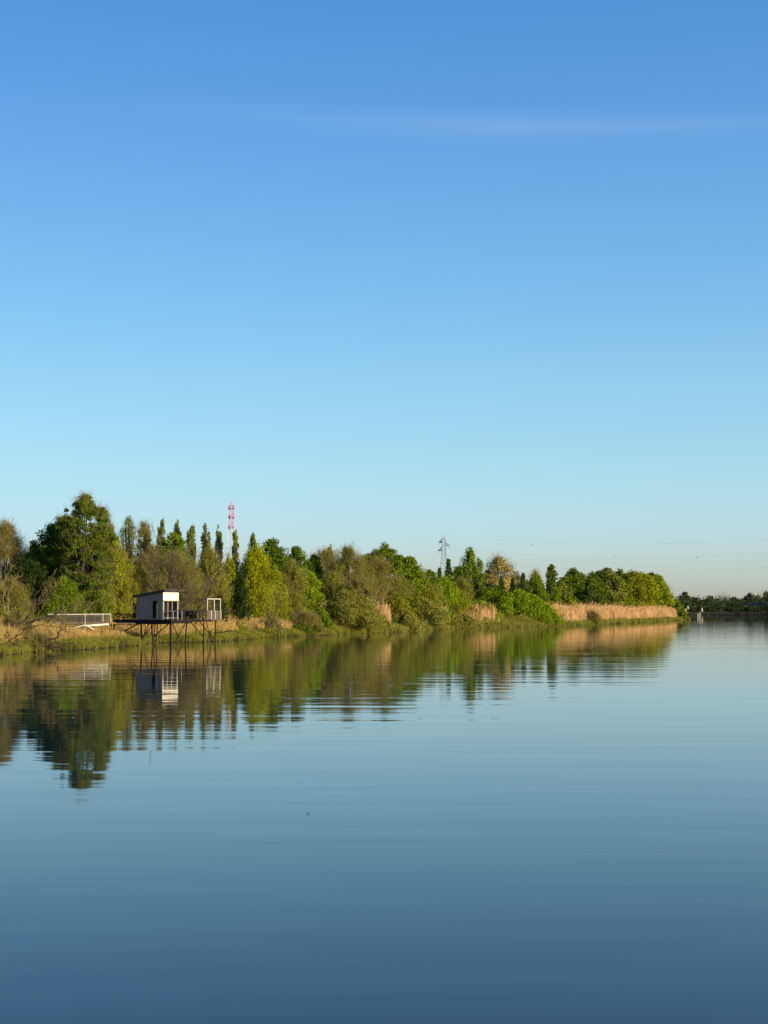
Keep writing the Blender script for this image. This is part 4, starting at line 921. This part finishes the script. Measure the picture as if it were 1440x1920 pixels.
# ---------------------------------------------------------------- pylons and cables
def lattice(root, x, y, zs, ws, th, mats_of, name='lattice_mast'):
    """square lattice body: levels zs with half-widths ws"""
    for k in range(len(zs)-1):
        mb = MB(); z0, z1, w0, w1 = zs[k], zs[k+1], ws[k], ws[k+1]
        c0 = [(x+a*w0, y+b*w0, z0) for a, b in ((-1, -1), (1, -1), (1, 1), (-1, 1))]
        c1 = [(x+a*w1, y+b*w1, z1) for a, b in ((-1, -1), (1, -1), (1, 1), (-1, 1))]
        for i in range(4):
            j = (i+1) % 4
            mb.tube([c0[i], c1[i]], th, 4); mb.tube([c0[i], c1[j]], th*.6, 4); mb.tube([c0[j], c1[i]], th*.6, 4); mb.tube([c1[i], c1[j]], th*.6, 4)
        mb.build('mast_section', mats_of(k), root)
def arm(root, p, tip, h, th, m, ins=2.2):
    mb = MB()
    for dy in (-.8, .8):
        mb.tube([(p[0], p[1]+dy, p[2]), tip], th, 4); mb.tube([(p[0], p[1]+dy, p[2]+h), tip], th, 4)
        for s in (.33, .66):
            a = np.array([p[0], p[1]+dy, p[2]])*(1-s)+np.array(tip)*s; b = np.array([p[0], p[1]+dy, p[2]+h])*(1-s*.7)+np.array(tip)*s*.7
            mb.tube([a, b], th*.7, 4)
    o = mb.build('cross_arm', m, root)
    if ins:
        mb = MB(); n = 6
        for i in range(n): mb.tube([(tip[0], tip[1], tip[2]-i*ins/n), (tip[0], tip[1], tip[2]-(i+.55)*ins/n)], [.16, .10], 8)
        mb.tube([(tip[0], tip[1], tip[2]), (tip[0], tip[1], tip[2]-ins)], .04, 5)
        me = mb.build('insulator', M['steel'], root)
# red and white one behind the poplars
D = 620.
def zz_(py, D): return float(P(0, py, D)[2])
xr = P(434, 1000, D)[0]
py_ = empty('pylon', (xr, D, 2), 'tall red and white lattice pylon behind the poplar row', 'pylon')
rows = [1145, 1110, 1075, 1052, 1035, 1020, 1006, 990, 980, 971, 962, 953.5]
ws = [4.6, 3.6, 2.8, 2.3, 1.95, 1.7, 1.45, 1.05, .85, .8, .78, .78]
lattice(py_, xr, D, [max(zz_(r, D), 1.8) for r in rows], ws, .10, lambda k: M['redsteel'] if k >= 7 else M['whitesteel'])
zt = zz_(953.5, D); zp = zz_(940.5, D)
mb = MB()
for a, b in ((-1, -1), (1, -1), (1, 1), (-1, 1)): mb.tube([(xr+a*1.35, D+b*1.35, zt), (xr, D, zp)], .11, 4)
for s in (.33, .66):
    w = 1.35*(1-s); z = zt+(zp-zt)*s
    for a in range(4):
        c = [(-1, -1), (1, -1), (1, 1), (-1, 1)]; i, j = c[a], c[(a+1) % 4]; mb.tube([(xr+i[0]*w, D+i[1]*w, z), (xr+j[0]*w, D+j[1]*w, z)], .1, 4)
mb.build('peak', M['redsteel'], py_)
for r in (953.5, 971, 990):
    z = zz_(r, D)
    for s in (-1, 1): arm(py_, (xr+s*1.1, D, z), (xr+s*1.6, D-8*s, z), 1.3, .2, M['redsteel'], 2.6)
    mb = MB(); mb.box((xr, D, z+.1), (1.4, 0, 0), (0, 1.4, 0), (0, 0, .12)); mb.build('cross_frame', M['redsteel'], py_)
# grey one
D = 800.
xg = P(832, 1000, D)[0]
pg = empty('pylon', (xg, D, 2), 'grey lattice pylon with staggered arms over the middle of the bank', 'pylon')
rows = [1145, 1120, 1098, 1080, 1066, 1056, 1046, 1038, 1031, 1023, 1015, 1009]
ws = [4.6, 3.7, 2.9, 2.3, 1.8, 1.5, 1.25, 1.1, 1.0, .95, .95, .8]
lattice(pg, xg, D, [max(zz_(r, D), 1.8) for r in rows], ws, .10, lambda k: M['steel'])
mb = MB()
for a, b in ((-1, -1), (1, -1), (1, 1), (-1, 1)): mb.tube([(xg+a*.8, D+b*.8, zz_(1009, D)), (xg, D, zz_(1003.5, D))], .09, 4)
mb.build('peak', M['steel'], pg)
AR = [(823, 1017, -1), (843.5, 1023.5, 1), (821.5, 1032.5, -1)]
tips = []
for px, r, s in AR:
    t = P(px, r, D); tips.append((t[0], D, t[2]-2.0)); arm(pg, (xg+s*.9, D, t[2]), tuple(t), 2.0, .22, M['steel'], 2.0)
# off to the right the line goes on to the next pylon
D2 = 640.; x2 = P(1760, 1000, D2)[0]
pn = empty('pylon', (x2, D2, 1), 'grey lattice pylon beyond the right edge that carries the cables', 'pylon')
zs = [1.5, 7, 13, 18, 23, 27, 31, 35, 39, 42]
lattice(pn, x2, D2, zs, [4.4, 3.6, 2.8, 2.2, 1.7, 1.35, 1.1, 1.0, .95, .8], .10, lambda k: M['steel'])
def cable(p, q, sag, label, r=.016):
    pts = []
    for i in range(33):
        s = i/32; a = np.array(p)*(1-s)+np.array(q)*s; a[2] -= 4*sag*s*(1-s); pts.append(a)
    mb = MB(); mb.tube(pts, r, 5); tag(mb.build('power_cable', M['cable']), label, 'cable', 'power cables of the grey pylon line')
e = [(x2-4, D2, 37.0), (x2+4, D2, 33.2), (x2-4, D2, 29.0), (x2-1, D2, 25.5)]
s0 = [tips[0], tips[1], tips[2], (xg-1.1, D, zz_(1038, D))]
for zi in (0, 2): arm(pn, (x2-1, D2, e[zi][2]+2), (e[zi][0], D2, e[zi][2]+2), 2, .1, M['steel'], 2.0)
arm(pn, (x2+1, D2, e[1][2]+2), (e[1][0], D2, e[1][2]+2), 2, .1, M['steel'], 2.0)
cable((xg, D, zz_(1003.5, D)), (x2, D2, 42), 7.5, 'topmost faint cable from the grey pylon peak toward the right')
cable(s0[0], e[0], 9.0, 'second faint cable from the top, crossing above the wood on the point')
cable(s0[1], e[1], 9.0, 'third faint cable from the top, skimming the wood on the point')
cable(s0[2], e[2], 9.2, 'fourth faint cable, lowest of those over the far bank')

# ---------------------------------------------------------------- birds and floating bits
def bird(px, py, D, label, flap):
    K = .5; p = P(px, py, D); rng = random.Random(px)
    mb = MB()
    mb.tube([p+K*np.array([-.42, 0, 0]), p+K*np.array([-.2, 0, .05]), p+K*np.array([.1, 0, .06]), p+K*np.array([.33, 0, .04]), p+K*np.array([.45, 0, .0])], [.01, .055, .065, .04, .008], 8)
    for s in (-1, 1):
        a = p+K*np.array([.0, s*.08, .08]); b = p+K*np.array([.05, s*.5, .08+flap]); c = p+K*np.array([-.12, s*.95, .05+flap*.5])
        mb.add([a+K*np.array([.16, 0, 0]), a-K*np.array([.16, 0, 0]), b-K*np.array([.13, 0, 0]), b+K*np.array([.13, 0, 0]), c, a+K*np.array([.1, 0, -.03]), b+K*np.array([.1, 0, -.03])],
               [(0, 1, 2, 3), (3, 2, 4), (5, 6, 2, 1), (6, 4, 2), (0, 3, 6, 5), (3, 4, 6)])
    tag(mb.build('bird', M['birdmat']), label, 'bird', 'tiny birds in the sky')
bird(996.5, 1022, 420, 'tiny dark bird above the firs and blossoming tree', .3)
bird(1151, 1043.5, 420, 'tiny dark bird just above the domed tree on the point', .2)
bird(1245.5, 1046.5, 430, 'tiny dark bird above the yellowest tree of the point', -.1)
bird(1306, 1046, 430, 'tiny dark bird farthest right, above the open river', .25)
def floater(px, py, n, label):
    x, y = wl(px, py); rng = np.random.default_rng(int(px)); mb = MB()
    for i in range(n):
        a = rng.uniform(-.5, .5); c = np.array([x+rng.normal()*.1, y+rng.normal()*.12, .004]); d = np.array([math.cos(a), math.sin(a), 0])*rng.uniform(.015, .035)
        mb.tube([c-d, c+np.array([0, 0, .012]), c+d], [.002, .004, .002], 6)
    tag(mb.build('floating_twigs', M['barkdark']), label, 'twigs')
floater(923, 1347, 4, 'dark floating twigs on open water below the pylon reflection')
floater(575, 1526, 3, 'small floating twigs in the open lower water')
floater(1290, 1330, 2, 'tiny floating twig far right on calm water')
floater(790, 1347, 3, 'thin floating twig left of the dark floating twigs')
